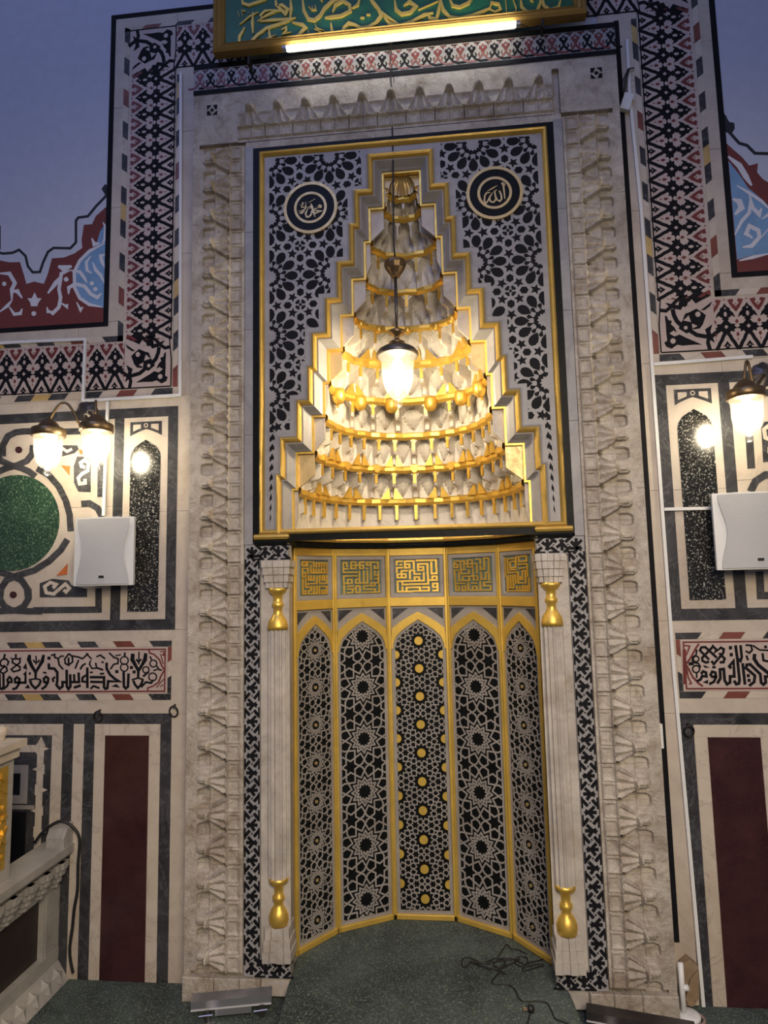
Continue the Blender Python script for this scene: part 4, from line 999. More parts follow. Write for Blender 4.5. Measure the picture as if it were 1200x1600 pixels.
K2 = ((175, 225, 985, 1025), 38, [[(285, 355), (270, 355), (270, 260), (200, 260), (200, 500), (480, 500)], [(200, 415), (290, 415)], [(365, 250), (460, 250), (460, 410), (365, 410), (365, 250)], [(365, 330), (600, 330)], [(640, 255), (545, 255), (545, 410), (625, 410), (625, 330)], [(700, 330), (700, 260), (945, 260), (945, 410), (870, 410), (870, 345)], [(700, 330), (785, 330), (785, 260)],
 [(705, 410), (715, 410)], [(790, 380), (790, 690)], [(480, 590), (205, 590), (205, 770), (375, 770), (375, 675), (290, 675), (290, 770)], [(540, 480), (540, 770)], [(460, 675), (460, 770), (710, 770), (710, 480)], [(460, 675), (540, 675)], [(630, 480), (630, 770)], [(870, 480), (870, 590), (950, 590)], [(950, 480), (950, 770), (780, 770), (780, 840), (870, 840), (870, 770)], [(870, 670), (950, 670)],
 [(210, 820), (210, 1020)], [(280, 840), (400, 840)], [(280, 910), (460, 910)], [(280, 1000), (390, 1000), (390, 910)], [(460, 840), (545, 840), (545, 1000), (460, 1000), (460, 840)], [(730, 840), (625, 840), (625, 925), (870, 925), (870, 1000)], [(610, 1000), (965, 1000), (965, 820)]])
K1 = ((225, 205, 945, 1190), 44, [[(340, 345), (250, 345), (250, 230), (385, 230), (385, 350)], [(340, 230), (340, 345)], [(420, 240), (560, 240), (560, 370)], [(630, 370), (630, 260), (925, 260), (925, 560)], [(710, 260), (710, 370)], [(780, 260), (780, 370)], [(850, 260), (850, 370)], [(480, 330), (480, 550), (860, 550), (860, 440), (770, 440), (770, 550)], [(550, 440), (550, 550)], [(620, 440), (620, 550)], [(695, 440), (695, 550)],
 [(400, 560), (400, 420), (255, 420), (255, 660), (335, 660), (335, 540), (255, 540)], [(260, 720), (260, 1150), (335, 1150), (335, 1060), (260, 1060)], [(340, 720), (340, 960), (420, 960)], [(410, 640), (410, 760), (560, 760), (560, 640)], [(480, 640), (480, 760)], [(400, 860), (400, 880)], [(460, 860), (640, 860), (640, 650)], [(720, 640), (720, 860), (925, 860), (925, 640)], [(790, 640), (850, 640), (850, 760), (790, 760), (790, 640)],
 [(480, 940), (480, 1060), (410, 1060), (410, 1150), (640, 1150), (640, 940)], [(560, 940), (560, 1150)], [(710, 940), (710, 1160)], [(780, 950), (920, 950), (920, 1160)], [(780, 1060), (860, 1060), (860, 1160), (780, 1160), (780, 1060)]])
K4 = ((85, 125, 550, 625), 23, [[(100, 200), (100, 160), (230, 160)], [(97, 205), (140, 205), (140, 258), (97, 258), (97, 205)], [(180, 160), (180, 265)], [(225, 170), (225, 265)], [(270, 150), (330, 150), (330, 255), (270, 255), (270, 150)], [(235, 205), (385, 205), (385, 260)], [(380, 145), (430, 145), (430, 205)], [(430, 240), (430, 298), (478, 298), (478, 132), (532, 132), (532, 455)], [(145, 300), (97, 300), (110, 610), (150, 610), (150, 545), (110, 545)],
 [(235, 292), (185, 292), (185, 355), (285, 355), (285, 300)], [(335, 280), (335, 385)], [(385, 280), (385, 350)], [(155, 330), (155, 460), (285, 460)], [(205, 455), (205, 395), (390, 395), (390, 455), (340, 455), (340, 395)], [(285, 395), (285, 460)], [(435, 335), (435, 445), (490, 445), (490, 375)], [(490, 348), (532, 348)], [(125, 502), (225, 502)], [(192, 545), (235, 545), (235, 612), (192, 612), (192, 545)],
 [(270, 490), (270, 608), (545, 608), (545, 545), (465, 545), (465, 490), (548, 490)], [(325, 608), (325, 550), (375, 550), (375, 608)], [(315, 502), (375, 502)], [(420, 480), (420, 608)]])
K5 = ((735, 90, 1075, 610), 20, [[(745, 112), (745, 390)], [(780, 340), (780, 128), (870, 122)], [(890, 160), (815, 175), (815, 265), (890, 258), (890, 160)], [(900, 200), (900, 105), (1042, 95), (1042, 170), (940, 175), (940, 125)], [(935, 215), (1045, 210), (1050, 390)], [(940, 272), (1015, 268)], [(820, 290), (895, 290)], [(800, 332), (920, 328), (920, 490), (1022, 490), (1022, 310), (980, 312), (980, 440)], [(785, 380), (785, 560), (852, 560), (852, 370)], [(818, 370), (818, 560)], [(885, 370), (885, 490)],
 [(762, 410), (765, 605), (1067, 603), (1067, 420)], [(900, 540), (900, 600)], [(940, 540), (940, 600)], [(980, 530), (980, 600)], [(1010, 530), (1010, 600)], [(1040, 530), (1040, 600)], [(950, 440), (950, 400)]])
PTS = [(-0.52, 0.161), (-0.377, 0.346), (-0.14, 0.476), (0.14, 0.476), (0.377, 0.346), (0.52, 0.161)]
KS = [K1, K2, K3, K4, K5]
for i in range(5):
    a = Vector((PTS[i][0], PTS[i][1], 0)); c = Vector((PTS[i + 1][0], PTS[i + 1][1], 0)); wd = (c - a).length; ux = (c - a).normalized(); n = Vector((ux.y, -ux.x, 0))
    fr = planefr((a + c) / 2, ux, (0, 0, 1), n); h = wd / 2; k = (h - 0.018) / 0.122
    p = part('niche_panel', M().rect(fr, -h - 0.002, 0.02, h + 0.002, 1.76, -0.03, 0.0), GREYM)
    g = M(); r = 0.013
    for s in (-1, 1): g.rect(fr, min(s * (h - r), s * (h + .003)), 0.086, max(s * (h - r), s * (h + .003)), 1.752, 0, 0.012, 0, 0.002)
    g.rect(fr, -h, 1.716, h, 1.752, 0, 0.010, 0, 0.002); g.rect(fr, -h, 1.478, h, 1.519, 0, 0.010, 0, 0.002); g.rect(fr, -h, 0.086, h, 0.108, 0, 0.012, 0, 0.002)
    obj('gilded_border', g, GOLDP, p)
    ho = h - r; hi = ho - 0.006
    inn = [(0, 1.416), (0.3 * hi, 1.393), (0.61 * hi, 1.368), (0.86 * hi, 1.339), (0.97 * hi, 1.306), (hi, 1.28)]
    outr = [(0, 1.451), (0.3 * ho, 1.432), (0.66 * ho, 1.405), (0.97 * ho, 1.375), (ho, 1.33), (ho, 1.28)]
    ar = M()
    for s in (-1, 1):
        for q in range(5):
            P4 = [(s * inn[q][0], inn[q][1]), (s * outr[q][0], outr[q][1]), (s * outr[q + 1][0], outr[q + 1][1]), (s * inn[q + 1][0], inn[q + 1][1])]
            ar.poly(fr, P4, 0, 0.008)
    obj('gilded_arch', ar, GOLDP, p)
    for s in (-1, 1): obj('dark_spandrel', M().poly(fr, [(s * (ho - .008), 1.468), (s * ho * .36, 1.468), (s * ho * .55, 1.452), (s * (ho - .008), 1.415)], 0, 0.0015), SLATE, p)
    # lettered plate
    m = M(); z0, z1 = 1.520, 1.715; x1 = ho - 0.002; e = 0.020
    m.rect(fr, -x1 + e, z0 + .016, x1 - e, z1 - .016, 0, 0.0015, 1)
    m.molding(fr, [(-x1, z0), (-x1, z1), (x1, z1), (x1, z0)], [(0, 0.007), (-e + .004, 0.007), (-e, 0.001)], 0, True)
    (bx0, by0, bx1, by1), kw, ST = KS[i]
    lx = x1 - e - 0.006; lz0, lz1 = z0 + .022, z1 - .022
    def kf(A_, B_, H_, fr=fr, bx0=bx0, bx1=bx1, by0=by0, by1=by1, lx=lx, lz0=lz0, lz1=lz1): return fr(-lx + 2 * lx * (A_ - bx0) / (bx1 - bx0), lz1 - (lz1 - lz0) * (B_ - by0) / (by1 - by0), H_)
    for st in ST:
        for q in range(len(st) - 1): m.seg(kf, st[q], st[q + 1], kw, 0.0015, 0.0065, 2)
    obj('kufic_plate', m, [GREYM, TEAL, GOLD], p)
    # pierced star lattice
    z0 = 0.125; region = [(-hi + .010, z0), (hi - .010, z0), (hi - .010, 1.285)] + [(min(x * 0.93, hi - .0101 - .0005 * k_), zz - 0.014) for k_, (x, zz) in enumerate(inn[::-1][1:])] + [(-min(x * 0.93, hi - .0101 - .0005 * (4 - k_)), zz - 0.014) for k_, (x, zz) in enumerate(inn[1:-1])] + [(-hi + .010, 1.285)]
    fld = M().poly(fr, region, 0, 0.0012); obj('lattice_ground', fld, FRAMEB if i != 2 else SLATE if False else FRAMEB, p)
    if i == 2: segs, cent = girih(-h, h, z0, 1.42, 0, 1.316, 0.127, PI / 2, PI / 3, 0); lw = 0.0048
    elif i in (1, 3): segs, cent = girih(-h, h, z0, 1.42, 0, 1.345, 0.230, PI / 2, PI / 3, 2); lw = 0.0068
    else: segs, cent = girih(-h, h, z0, 1.42, 0, 1.30, 0.160, PI / 2, PI / 3, 2); lw = 0.0050
    lat = M()
    for A_, B_ in segs:
        d = Vector(B_) - Vector(A_)
        if d.length < 1e-6: continue
        d.normalize(); nn = Vector((-d.y, d.x)) * lw / 2; A2 = Vector(A_) - d * lw * .3; B2 = Vector(B_) + d * lw * .3
        q = clip_poly(ccw([tuple(A2 + nn), tuple(A2 - nn), tuple(B2 - nn), tuple(B2 + nn)]), region)
        if len(q) >= 3: lat.poly(fr, q, 0.0012, 0.0042)
    obj('star_lattice', lat, GREYM, p, kind='stuff')
    if i == 2:
        for c in cent:
            if abs(c[0]) < 0.09 and z0 + .02 < c[1] < 1.35: obj('gold_disc', M().disc(fr, c, 0.0195, .001, 0.0055, 0, 16), GOLDP, p)
            elif abs(c[0]) < 0.13 and z0 + .02 < c[1] < 1.33:
                q = clip_poly(ccw([(c[0] + .0195 * math.cos(t * PI / 8), c[1] + .0195 * math.sin(t * PI / 8)) for t in range(16)]), region)
                if len(q) > 3: obj('gold_disc', M().poly(fr, q, .001, .0055), GOLDP, p)
    elif i in (0, 4):
        for c in cent:
            if abs(c[0]) < 0.02 and z0 < c[1] < 1.4: obj('bronze_boss', M().disc(fr, c, 0.0075, .001, 0.006, 0, 8), GOLDM, p)

# ---- jambs, colonnettes and the arrow-inlay strips
for s in (-1, 1):
    fr = wallfr(0.0, s)
    j = M()
    j.poly(pf, [(s * 0.500, 0.012), (s * 0.619, 0.012), (s * 0.619, 0.12), (s * 0.60, 0.19), (s * 0.524, 0.165)], 0.02, 1.76)
    part('marble_jamb', j, NICHEM)
    # strip
    st = M(); st.rect(fr, 0.6195, 0.093, 0.6835, 1.757, -0.08, 0.0, 0); st.rect(fr, 0.500, 1.690, 0.6195, 1.757, -0.05, 0.0, 0); st.rect(fr, 0.500, 0.093, 0.6195, 0.158, -0.05, 0.0)
    so = part('arrow_inlay_strip', st, SPANM)
    def unit(f, y0, flip, bm):
        q = (lambda p: [(455 - x, y + y0) for x, y in p]) if flip else (lambda p: [(x, y + y0) for x, y in p])
        for p, w2 in (([(130, 0), (250, 0)], 34), ([(182, 88), (238, 10)], 34), ([(160, -88), (240, -10)], 32)): bm.stroke(f, q(p), w2 * 1.5, 0, .0012)
        bm.poly(f, q([(212, -34), (255, -26), (300, -48), (305, -20), (330, 0), (308, 22), (312, 50), (262, 30), (218, 40)]), 0, .0012)
        y1 = 137 - (0)
        for p, w2 in (([(109, 50), (109, 225)], 18), ([(112, 85), (190, 175)], 34), ([(347, 40), (347, 215)], 18), ([(262, 90), (345, 185)], 34)) if not flip else (([(109, 50), (109, 225)], 18), ([(190, 85), (112, 175)], 34), ([(347, 40), (347, 215)], 18), ([(347, 85), (262, 180)], 34)):
            bm.stroke(f, [(x, y + y0) for x, y in p], w2 * 1.5, 0, .0012)
        bm.poly(f, [(228 - 17, y0 + 133), (228, y0 + 116), (228 + 17, y0 + 133), (228, y0 + 150)], 0, .0012)
    inl = M(); kx = 0.0625 / 262; pz = 0.1325 / 548
    top = W(408, 860 + 365 / 10.67)[1]
    def sf(a_, b_, h_): return fr(0.6835 - (a_ - 96) * kx, top - (b_) * pz, h_)
    N = int((top - 0.14) / (273.5 * pz))
    for q in range(-1, N + 1):
        unit(sf, q * 273.5, q % 2 == 0 and False or q % 2 != 0, inl)
    def tf(a_, b_, h_): return fr(0.612 - b_ * pz, 1.757 - (a_ - 96) * kx, h_)
    for q in range(-1, 2): unit(tf, 60 + q * 230, q % 2 == 0, inl)
    def uf(a_, b_, h_): return fr(0.612 - b_ * pz, 0.093 + (a_ - 96) * kx, h_)
    for q in range(-1, 2): unit(uf, 60 + q * 230, q % 2 == 0, inl)
    obj('black_arrow_inlay', inl, BLACK, so, kind='stuff')
    # colonnette
    cx_ = s * 0.5475; cy = 0.012
    sh = M(); sh.lathe((cx_, cy, 0), [(0.041, 0.455), (0.0415, 0.9), (0.041, 1.415)], 80, 0, 12, 0.20)
    cl = part('colonnette', sh, NICHEM)
    cap = M(); cap.lathe((cx_, cy, 0), [(0.0425, 1.411), (0.042, 1.425), (0.037, 1.447), (0.025, 1.464), (0.0185, 1.478), (0.0175, 1.497), (0.023, 1.502), (0.0255, 1.510), (0.023, 1.518), (0.0185, 1.522), (0.0195, 1.548), (0.029, 1.556), (0.037, 1.566), (0.039, 1.578), (0.03, 1.5785)], 32)
    obj('gilded_capital', cap, GOLD, cl, True)
    bs = M(); bs.lathe((cx_, cy, 0), [(0.034, 0.281), (0.038, 0.295), (0.0385, 0.315), (0.031, 0.337), (0.019, 0.352), (0.018, 0.366), (0.0245, 0.374), (0.0245, 0.386), (0.0175, 0.394), (0.018, 0.420), (0.026, 0.430), (0.038, 0.440), (0.040, 0.457), (0.03, 0.458)], 32)
    obj('gilded_base', bs, GOLD, cl, True)
    ab = M()
    for z0, z1, r in ((1.5785, 1.602, 0.046), (1.602, 1.632, 0.051), (1.632, 1.662, 0.056), (1.662, 1.690, 0.060)):
        for q in range(5):
            x0 = cx_ - r + q * 2 * r / 5; ab.box(x0 + .0008, cy - 0.022 - (r - .046) * 1.2 - (0.004 if q % 2 else 0), z0 + .0006, x0 + 2 * r / 5 - .0008, cy + 0.06, z1 - .0006)
    obj('carved_impost', ab, NICHEM, cl)
    ft = M()
    for z0, z1, r in ((0.158, 0.196, 0.056), (0.196, 0.236, 0.052), (0.236, 0.281, 0.047)):
        for q in range(4):
            x0 = cx_ - r + q * 2 * r / 4; ft.box(x0 + .0006, cy - 0.032 - (r - .047) * 1.2 + (0.004 if q % 2 else 0), z0 + .0005, x0 + 2 * r / 4 - .0006, cy + 0.06, z1 - .0005)
    obj('carved_foot', ft, NICHEM, cl)
# ================================================================== THINGS
# ---- raised carpeted floor of the niche
cpts = [(-0.508, -1.0), (-0.49, -0.25), (-0.505, -0.02), (-0.515, 0.155), (-0.375, 0.34), (-0.139, 0.468), (0.139, 0.468), (0.375, 0.34), (0.515, 0.155), (0.545, 0.02), (0.555, -0.10), (0.565, -0.25), (0.60, -1.0)]
m = M()
nb = len(cpts); e = 0.012
top = [(x * 0.985, y) for x, y in cpts]
vs = [(x, y, 0.085) for x, y in top] + [(x, y, 0.074) for x, y in cpts] + [(x, y, -0.005) for x, y in cpts]
m.add(vs, [list(range(nb))] + [[i, (i + 1) % nb, (i + 1) % nb + nb, i + nb] for i in range(nb)] + [[i + nb, (i + 1) % nb + nb, (i + 1) % nb + 2 * nb, i + 2 * nb] for i in range(nb)])
tag(obj('carpeted_platform', m, CARPET), 'raised dark green speckled carpet filling the niche floor and spilling out in front', 'carpet')

# ---- green calligraphy sign with gilded frame
SG = thing('calligraphy_sign', 'green lacquered sign with raised gold script in a gilded frame above the niche', 'sign', (0, -0.03, 3.94))
sy = -0.03; f = wallfr(sy)
x0, x1, z0 = -0.815, 0.800, 3.940
bd = M().box(x0 + 0.02, sy - 0.012, z0 + 0.02, x1 - 0.02, sy + 0.012, 4.62)
keep(SG, obj('green_board', bd, GREENP, SG))
fm = M(); fm.molding(f, [(x0, z0), (x0, 4.64), (x1, 4.64), (x1, z0)], [(0, -0.01), (0, 0.03), (-0.010, 0.038), (-0.018, 0.030), (-0.024, 0.034), (-0.036, 0.026), (-0.040, 0.030), (-0.048, 0.022), (-0.052, 0.012)], 0, True)
keep(SG, obj('gilded_frame', fm, SIGNG, SG))
fl = cropfr(340, 0, 4.2857, sy - 0.012); fr_ = cropfr(600, 0, 3.636, sy - 0.012); tx = M()
SL = [([(185, 190), (150, 250), (148, 305), (180, 325), (220, 295), (270, 240), (330, 195), (440, 160), (505, 130), (440, 138), (360, 142), (285, 150)], 19), ([(270, 150), (330, 110), (390, 80), (450, 75)], 16), ([(500, 155), (570, 172), (590, 192), (540, 250), (470, 285), (400, 298), (355, 275), (345, 200)], 22),
 ([(240, 330), (300, 280), (395, 240)], 12), ([(240, 90), (235, 160), (240, 230)], 20), ([(150, 172), (220, 115), (275, 88)], 12), ([(165, 0), (172, 30), (210, 42), (270, 22), (330, 5)], 18), ([(390, -5), (395, 40), (455, 102), (472, 70), (432, 40), (400, 45)], 20), ([(300, 130), (290, 110), (320, 80), (395, 72)], 14),
 ([(490, -5), (495, 60), (488, 130)], 20), ([(570, -5), (580, 80), (610, 135), (650, 142), (690, 110), (720, 60), (770, 15), (840, -5)], 22), ([(720, 125), (760, 122), (830, 112), (890, 80), (885, 40), (840, 12), (790, 40), (772, 88)], 20), ([(900, 62), (940, 40), (955, -5)], 18),
 ([(430, 205), (460, 190), (462, 212), (440, 235), (495, 222)], 12), ([(610, 50), (632, 72), (660, 72), (655, 40)], 10), ([(635, 45), (640, 70)], 9), ([(610, 210), (620, 280)], 8), ([(645, 260), (742, 240)], 8), ([(650, 200), (705, 230), (660, 245)], 12), ([(655, 170), (665, 195), (720, 215)], 8),
 ([(760, 160), (770, 232), (795, 265), (825, 252), (852, 190), (880, 162), (920, 175), (960, 197), (1012, 190), (1062, 160), (1098, 110), (1080, 70), (1040, 20), (1020, -5)], 22), ([(958, 125), (985, 125)], 26), ([(998, 105), (1024, 105)], 26), ([(1030, 245), (1100, 212), (1180, 178), (1240, 168)], 18), ([(870, 195), (890, 252)], 9), ([(1080, 70), (1130, 115), (1215, 170)], 18),
 ([(690, 5), (705, 18)], 22), ([(138, 80), (150, 122)], 7), ([(163, 70), (172, 118)], 7), ([(163, 82), (182, 78), (190, 90)], 6), ([(205, 92), (212, 94)], 9)]
SR = [([(0, 100), (30, 140), (90, 152), (160, 130), (230, 90), (280, 78)], 18), ([(60, -5), (68, 60), (100, 86), (150, 76), (182, 42), (145, 15), (112, 38)], 18), ([(195, 62), (310, 12)], 12), ([(250, 80), (260, 112), (300, 115), (312, 60), (322, -5)], 18), ([(320, -5), (335, 60), (370, 103), (430, 112), (500, 96), (570, 70), (605, 48)], 19),
 ([(370, -5), (390, 38), (430, 46), (480, 22), (505, -5)], 17), ([(600, 52), (610, 20), (650, 28), (662, 60), (630, 76), (598, 56)], 13), ([(690, -5), (696, 80)], 12), ([(730, -5), (750, 50), (742, 102)], 7), ([(775, -5), (782, 50), (822, 84), (868, 70), (890, 20), (886, -5)], 18), ([(900, -5), (906, 40), (942, 64), (990, 50), (1006, -5)], 18), ([(165, 165), (235, 130)], 7), ([(500, 135), (600, 92)], 8), ([(830, 5), (850, 18)], 16)]
for p, w2 in SL: tx.stroke(fl, p, w2, 0, 0.007, 0, taper=True)
for p, w2 in SR: tx.stroke(fr_, p, w2, 0, 0.007, 0, taper=True)
keep(SG, obj('raised_script', tx, GOLDP, SG))
# tube lamp in front of the sign
TB = thing('fluorescent_tube', 'lit straight fluorescent tube mounted along the lower edge of the green sign', 'lamp', (0, -0.09, 3.93))
pa = W(448, 76, -0.09); pb_ = W(806, 38, -0.09)
A_ = Vector((pa[0], -0.09, pa[1])); B_ = Vector((pb_[0], -0.09, pb_[1]))
keep(TB, obj('tube', M().tube([A_, B_], 0.0115, 12), TUBE, TB, True))
m = M(); dv = (B_ - A_).normalized()
m.tube([A_ - dv * 0.018, A_], 0.0125, 12); m.tube([B_, B_ + dv * 0.018], 0.0125, 12); keep(TB, obj('end_cap', m, ALU, TB))
m = M(); m.obox(A_ + Vector((0, 0.012, 0.004)), B_ - A_, (0, 0.016, 0), (0, 0, 0.010)); keep(TB, obj('batten', m, WHITEP, TB))
m = M()
for (u, v) in ((389, 92), (848, 35)):
    x, z = W(u, v, -0.07); m.box(x - 0.004, -0.078, z - 0.03, x + 0.004, -0.03, z + 0.012)
keep(TB, obj('bracket', m, IRON, TB))
m = M(); m.tube([B_ + dv * 0.018, B_ + Vector((0.06, 0.02, -0.006)), B_ + Vector((0.10, 0.03, 0.012)), (W(846, 40, -.07)[0], -0.06, W(846, 40, -.07)[1])], 0.0022, 6); keep(TB, obj('wire', m, RUBBER, TB))
l = bpy.data.lights.new('tube_glow', 'AREA'); l.shape = 'RECTANGLE'; l.size = 0.98; l.size_y = 0.03; l.energy = 1.6; l.color = (1, 0.93, 0.72)
o = bpy.data.objects.new('tube_glow', l); COL.objects.link(o); o.location = (A_ + B_) / 2 + Vector((0, 0.0, 0.013)); o.rotation_euler = (Vector((0, 0.9, 0.5))).to_track_quat('-Z', 'Y').to_euler()

# ---- pendant lamp on its long cable
px_, py_ = -0.033, 0.0
PE = thing('pendant_lamp', 'bell-shaped glass pendant lamp with brass fittings hanging before the gilded hood', 'lamp', (px_, py_, 2.32))
def pl_(name, prof, mat, n=28, smooth=True): return keep(PE, obj(name, M().lathe((px_, py_, 0), prof, n), mat, PE, smooth))
pl_('ceiling_cup', [(0.008, 2.868), (0.018, 2.872), (0.026, 2.886), (0.040, 2.906), (0.047, 2.925), (0.046, 2.938), (0.030, 2.946), (0.008, 2.952)], BRASS, 12, False)
pl_('stem', [(0.0065, 2.63), (0.0065, 2.87)], STEELD, 12)
pl_('finial', [(0.008, 2.566), (0.014, 2.572), (0.034, 2.578), (0.034, 2.586), (0.014, 2.596), (0.009, 2.604), (0.012, 2.612), (0.030, 2.622), (0.036, 2.634), (0.020, 2.642), (0.007, 2.65)], BRASS)
pl_('shade_cap', [(0.080, 2.524), (0.088, 2.526), (0.088, 2.538), (0.078, 2.552), (0.055, 2.566), (0.030, 2.574), (0.010, 2.580)], STEELD)
pl_('glass_bell', [(0.082, 2.527), (0.074, 2.515), (0.068, 2.500), (0.066, 2.46), (0.062, 2.42), (0.050, 2.382), (0.034, 2.356), (0.018, 2.342)], GLASS, 36)
pl_('glass_knob', [(0.012, 2.344), (0.019, 2.334), (0.019, 2.322), (0.010, 2.312), (0.001, 2.309)], GLASS, 20)
pl_('bulb', [(0.010, 2.515), (0.020, 2.50), (0.026, 2.46), (0.028, 2.43), (0.020, 2.405), (0.002, 2.395)], BULB, 20)
f = cropfr(540, 380, 5, -0.066); m = M()
m.stroke(f, [(460, 990), (465, 1030), (490, 1045)], 4, 0, .001); m.stroke(f, [(470, 985), (500, 975), (515, 965), (512, 990), (495, 1005), (520, 1010)], 4, 0, .001)
cb = [(px_, py_, 2.95), (px_ - 0.004, py_, 3.05), (px_ + 0.002, py_, 3.4), (px_, py_, 4.0), (px_, py_, 5.28)]
keep(PE, obj('cable', M().tube(cb, 0.0036, 8), RUBBER, PE, True))
m = M()
for i in range(13):
    z = 3.62 + i * 0.05; a = 0 if i % 2 else PI / 2
    ring = [(px_ + 0.006 + 0.008 * math.cos(t) * math.cos(a), py_ + 0.008 * math.cos(t) * math.sin(a), z + 0.028 * math.sin(t)) for t in [k * PI / 5 for k in range(11)]]
    m.tube(ring, 0.0018, 5)
keep(PE, obj('chain', m, IRON, PE))
m = M(); m.box(px_ - 0.012, -0.03, 5.27, px_ + 0.012, WY + 0.02, 5.30); keep(PE, obj('wall_bracket', m, IRON, PE))

# ---- wall sconces
def well_lamp(root, x, y, z):
    def part_(name, prof, mat, n=28, sm=True): return keep(root, obj(name, M().lathe((x, y, 0), [(r, z + h) for r, h in prof], n), mat, root, sm))
    part_('lamp_cap', [(0.064, -0.020), (0.067, -0.018), (0.067, 0.012), (0.062, 0.016), (0.046, 0.020), (0.032, 0.040), (0.018, 0.052), (0.008, 0.056)], BRASS)
    g = part_('glass_shade', [(0.060, -0.020), (0.055, -0.030), (0.053, -0.09), (0.046, -0.125), (0.030, -0.150), (0.014, -0.160), (0.018, -0.172), (0.012, -0.184), (0.001, -0.187)], GLASSW)
    part_('bulb', [(0.014, -0.026), (0.034, -0.045), (0.040, -0.075), (0.032, -0.112), (0.002, -0.130)], BULB, 16)
    point('sconce_bulb_light', (x, y, z - 0.080), 12.0, WARM, 0.035)
def plate(root, x, z):
    m = M(); m.lathe((0, 0, 0), [(0.002, 0.028), (0.018, 0.027), (0.030, 0.020), (0.042, 0.012), (0.052, 0.004), (0.054, 0.0)], 32, 0, 8, 0.10)
    m.v = [(a + x, WY - 0.005 - c, b_ + z) for a, b_, c in m.v]
    keep(root, obj('back_plate', m, STEELD, root))
def arcpts(p, q, hgt, n=12):
    p = Vector(p); q = Vector(q); return [p.lerp(q, i / n) + Vector((0, 0, hgt * math.sin(PI * i / n))) for i in range(n + 1)]
S1 = thing('wall_sconce', 'two-armed aged brass wall lamp with two lit glass shades left of the niche', 'lamp', (-1.45, WY, 2.38))
plate(S1, -1.445, 2.385)
ya = -0.10
xa, za = W(76, 677, ya); xb, zb_ = W(151, 670, ya)
well_lamp(S1, xa, ya, za + 0.005); well_lamp(S1, xb, ya, zb_ + 0.005)
m = M(); m.tube(arcpts((xa, ya, za + 0.055), (xa + 0.115, ya + 0.03, za + 0.04), 0.085), 0.0055, 8)
m.tube([(xa + 0.115, ya + 0.03, za + 0.045), (xa + 0.118, ya + 0.06, za - 0.012), (-1.43, WY - 0.03, za + 0.08), (-1.445, WY - 0.02, 2.385)], 0.0055, 8)
m.tube(arcpts((xb - 0.008, ya, zb_ + 0.055), (xb - 0.035, ya + 0.05, zb_ + 0.06), 0.07), 0.0055, 8)
m.tube([(xb - 0.035, ya + 0.05, zb_ + 0.06), (xb - 0.05, ya + 0.10, zb_ + 0.06), (-1.43, WY - 0.02, 2.38)], 0.0055, 8)
keep(S1, obj('curved_arm', m, BRASS, S1, True))
S2 = thing('wall_sconce', 'aged brass wall lamp with one lit glass shade in view right of the niche', 'lamp', (1.45, WY, 2.41))
x, z = W(1192, 586, WY); plate(S2, x, z)
xc, zc = W(1165, 617, ya); well_lamp(S2, xc, ya, zc + 0.004)
m = M(); m.tube(arcpts((xc + 0.0, ya, zc + 0.055), (xc + 0.045, ya + 0.03, zc + 0.035), 0.09), 0.0055, 8); m.tube([(xc + 0.045, ya + 0.03, zc + 0.04), (xc + 0.06, ya + 0.08, zc + 0.03), (x, WY - 0.02, z)], 0.0055, 8)
keep(S2, obj('curved_arm', m, BRASS, S2, True))

# ---- loudspeakers
def speaker(name, lab, xc, z0, z1, w_):
    y0, y1 = -0.015, 0.085
    T = thing('loudspeaker', lab, 'speaker', (xc, y1, z0))
    m = M(); n = 12
    def prof(inset, bulge): return [(xc - w_ / 2 + inset + (w_ - 2 * inset) * i / n, y0 + 0.016 - bulge * math.sin(PI * i / n)) for i in range(n + 1)]
    P1 = [(xc + w_ * .33, y1)] + [(xc - w_ * .33, y1)] + [(xc - w_ / 2, y0 + 0.03)] + prof(0, 0.018) + [(xc + w_ / 2, y0 + 0.03)]
    k = len(P1)
    vs = [(x, y, z0) for x, y in P1] + [(x, y, z1) for x, y in P1]
    m.add(vs, [list(range(k))[::-1], [k + i for i in range(k)]] + [[i, (i + 1) % k, (i + 1) % k + k, i + k] for i in range(k)])
    keep(T, obj('cabinet', m, WHITEP, T))
    # grille with waisted outline, a few millimetres proud
    g = M(); rows = 18; vs = []
    for j in range(rows + 1):
        t = j / rows; z = z0 + 0.006 + (z1 - z0 - 0.012) * t
        hw = w_ / 2 * (0.80 + 0.085 * math.cos(2 * PI * t * 1.0 + PI * 0) * 1.0 * (1 if True else 0) - 0.0)
        for i in range(n + 1):
            s_ = -1 + 2 * i / n; x = xc + hw * s_; q = (x - (xc - w_ / 2)) / w_
            vs.append((x, y0 + 0.012 - 0.018 * math.sin(PI * q) - 0.002, z))
    g.add(vs, [[j * (n + 1) + i, j * (n + 1) + i + 1, (j + 1) * (n + 1) + i + 1, (j + 1) * (n + 1) + i] for j in range(rows) for i in range(n)])
    keep(T, obj('grille', g, GREYP, T, True))
    b_ = M(); b_.rect(wallfr(y0 - 0.008), xc - 0.006, z0 + 0.032, xc + 0.016, z0 + 0.042, 0, 0.004, 0, 0.001); keep(T, obj('small_badge', b_, RUBBER, T))
    b_ = M(); b_.box(xc - 0.03, y1, z0 + 0.08, xc + 0.03, WY - 0.008, z1 - 0.08); keep(T, obj('wall_mount', b_, STEELD, T))
    e_ = M(); e_.box(xc - 0.06, y0 + 0.02, z1, xc + 0.06, y0 + 0.05, z1 + 0.003); keep(T, obj('top_edge', e_, WHITEP, T))
xl = W(113, 860, -.015)[0]; xr = W(206, 860, -.015)[0]
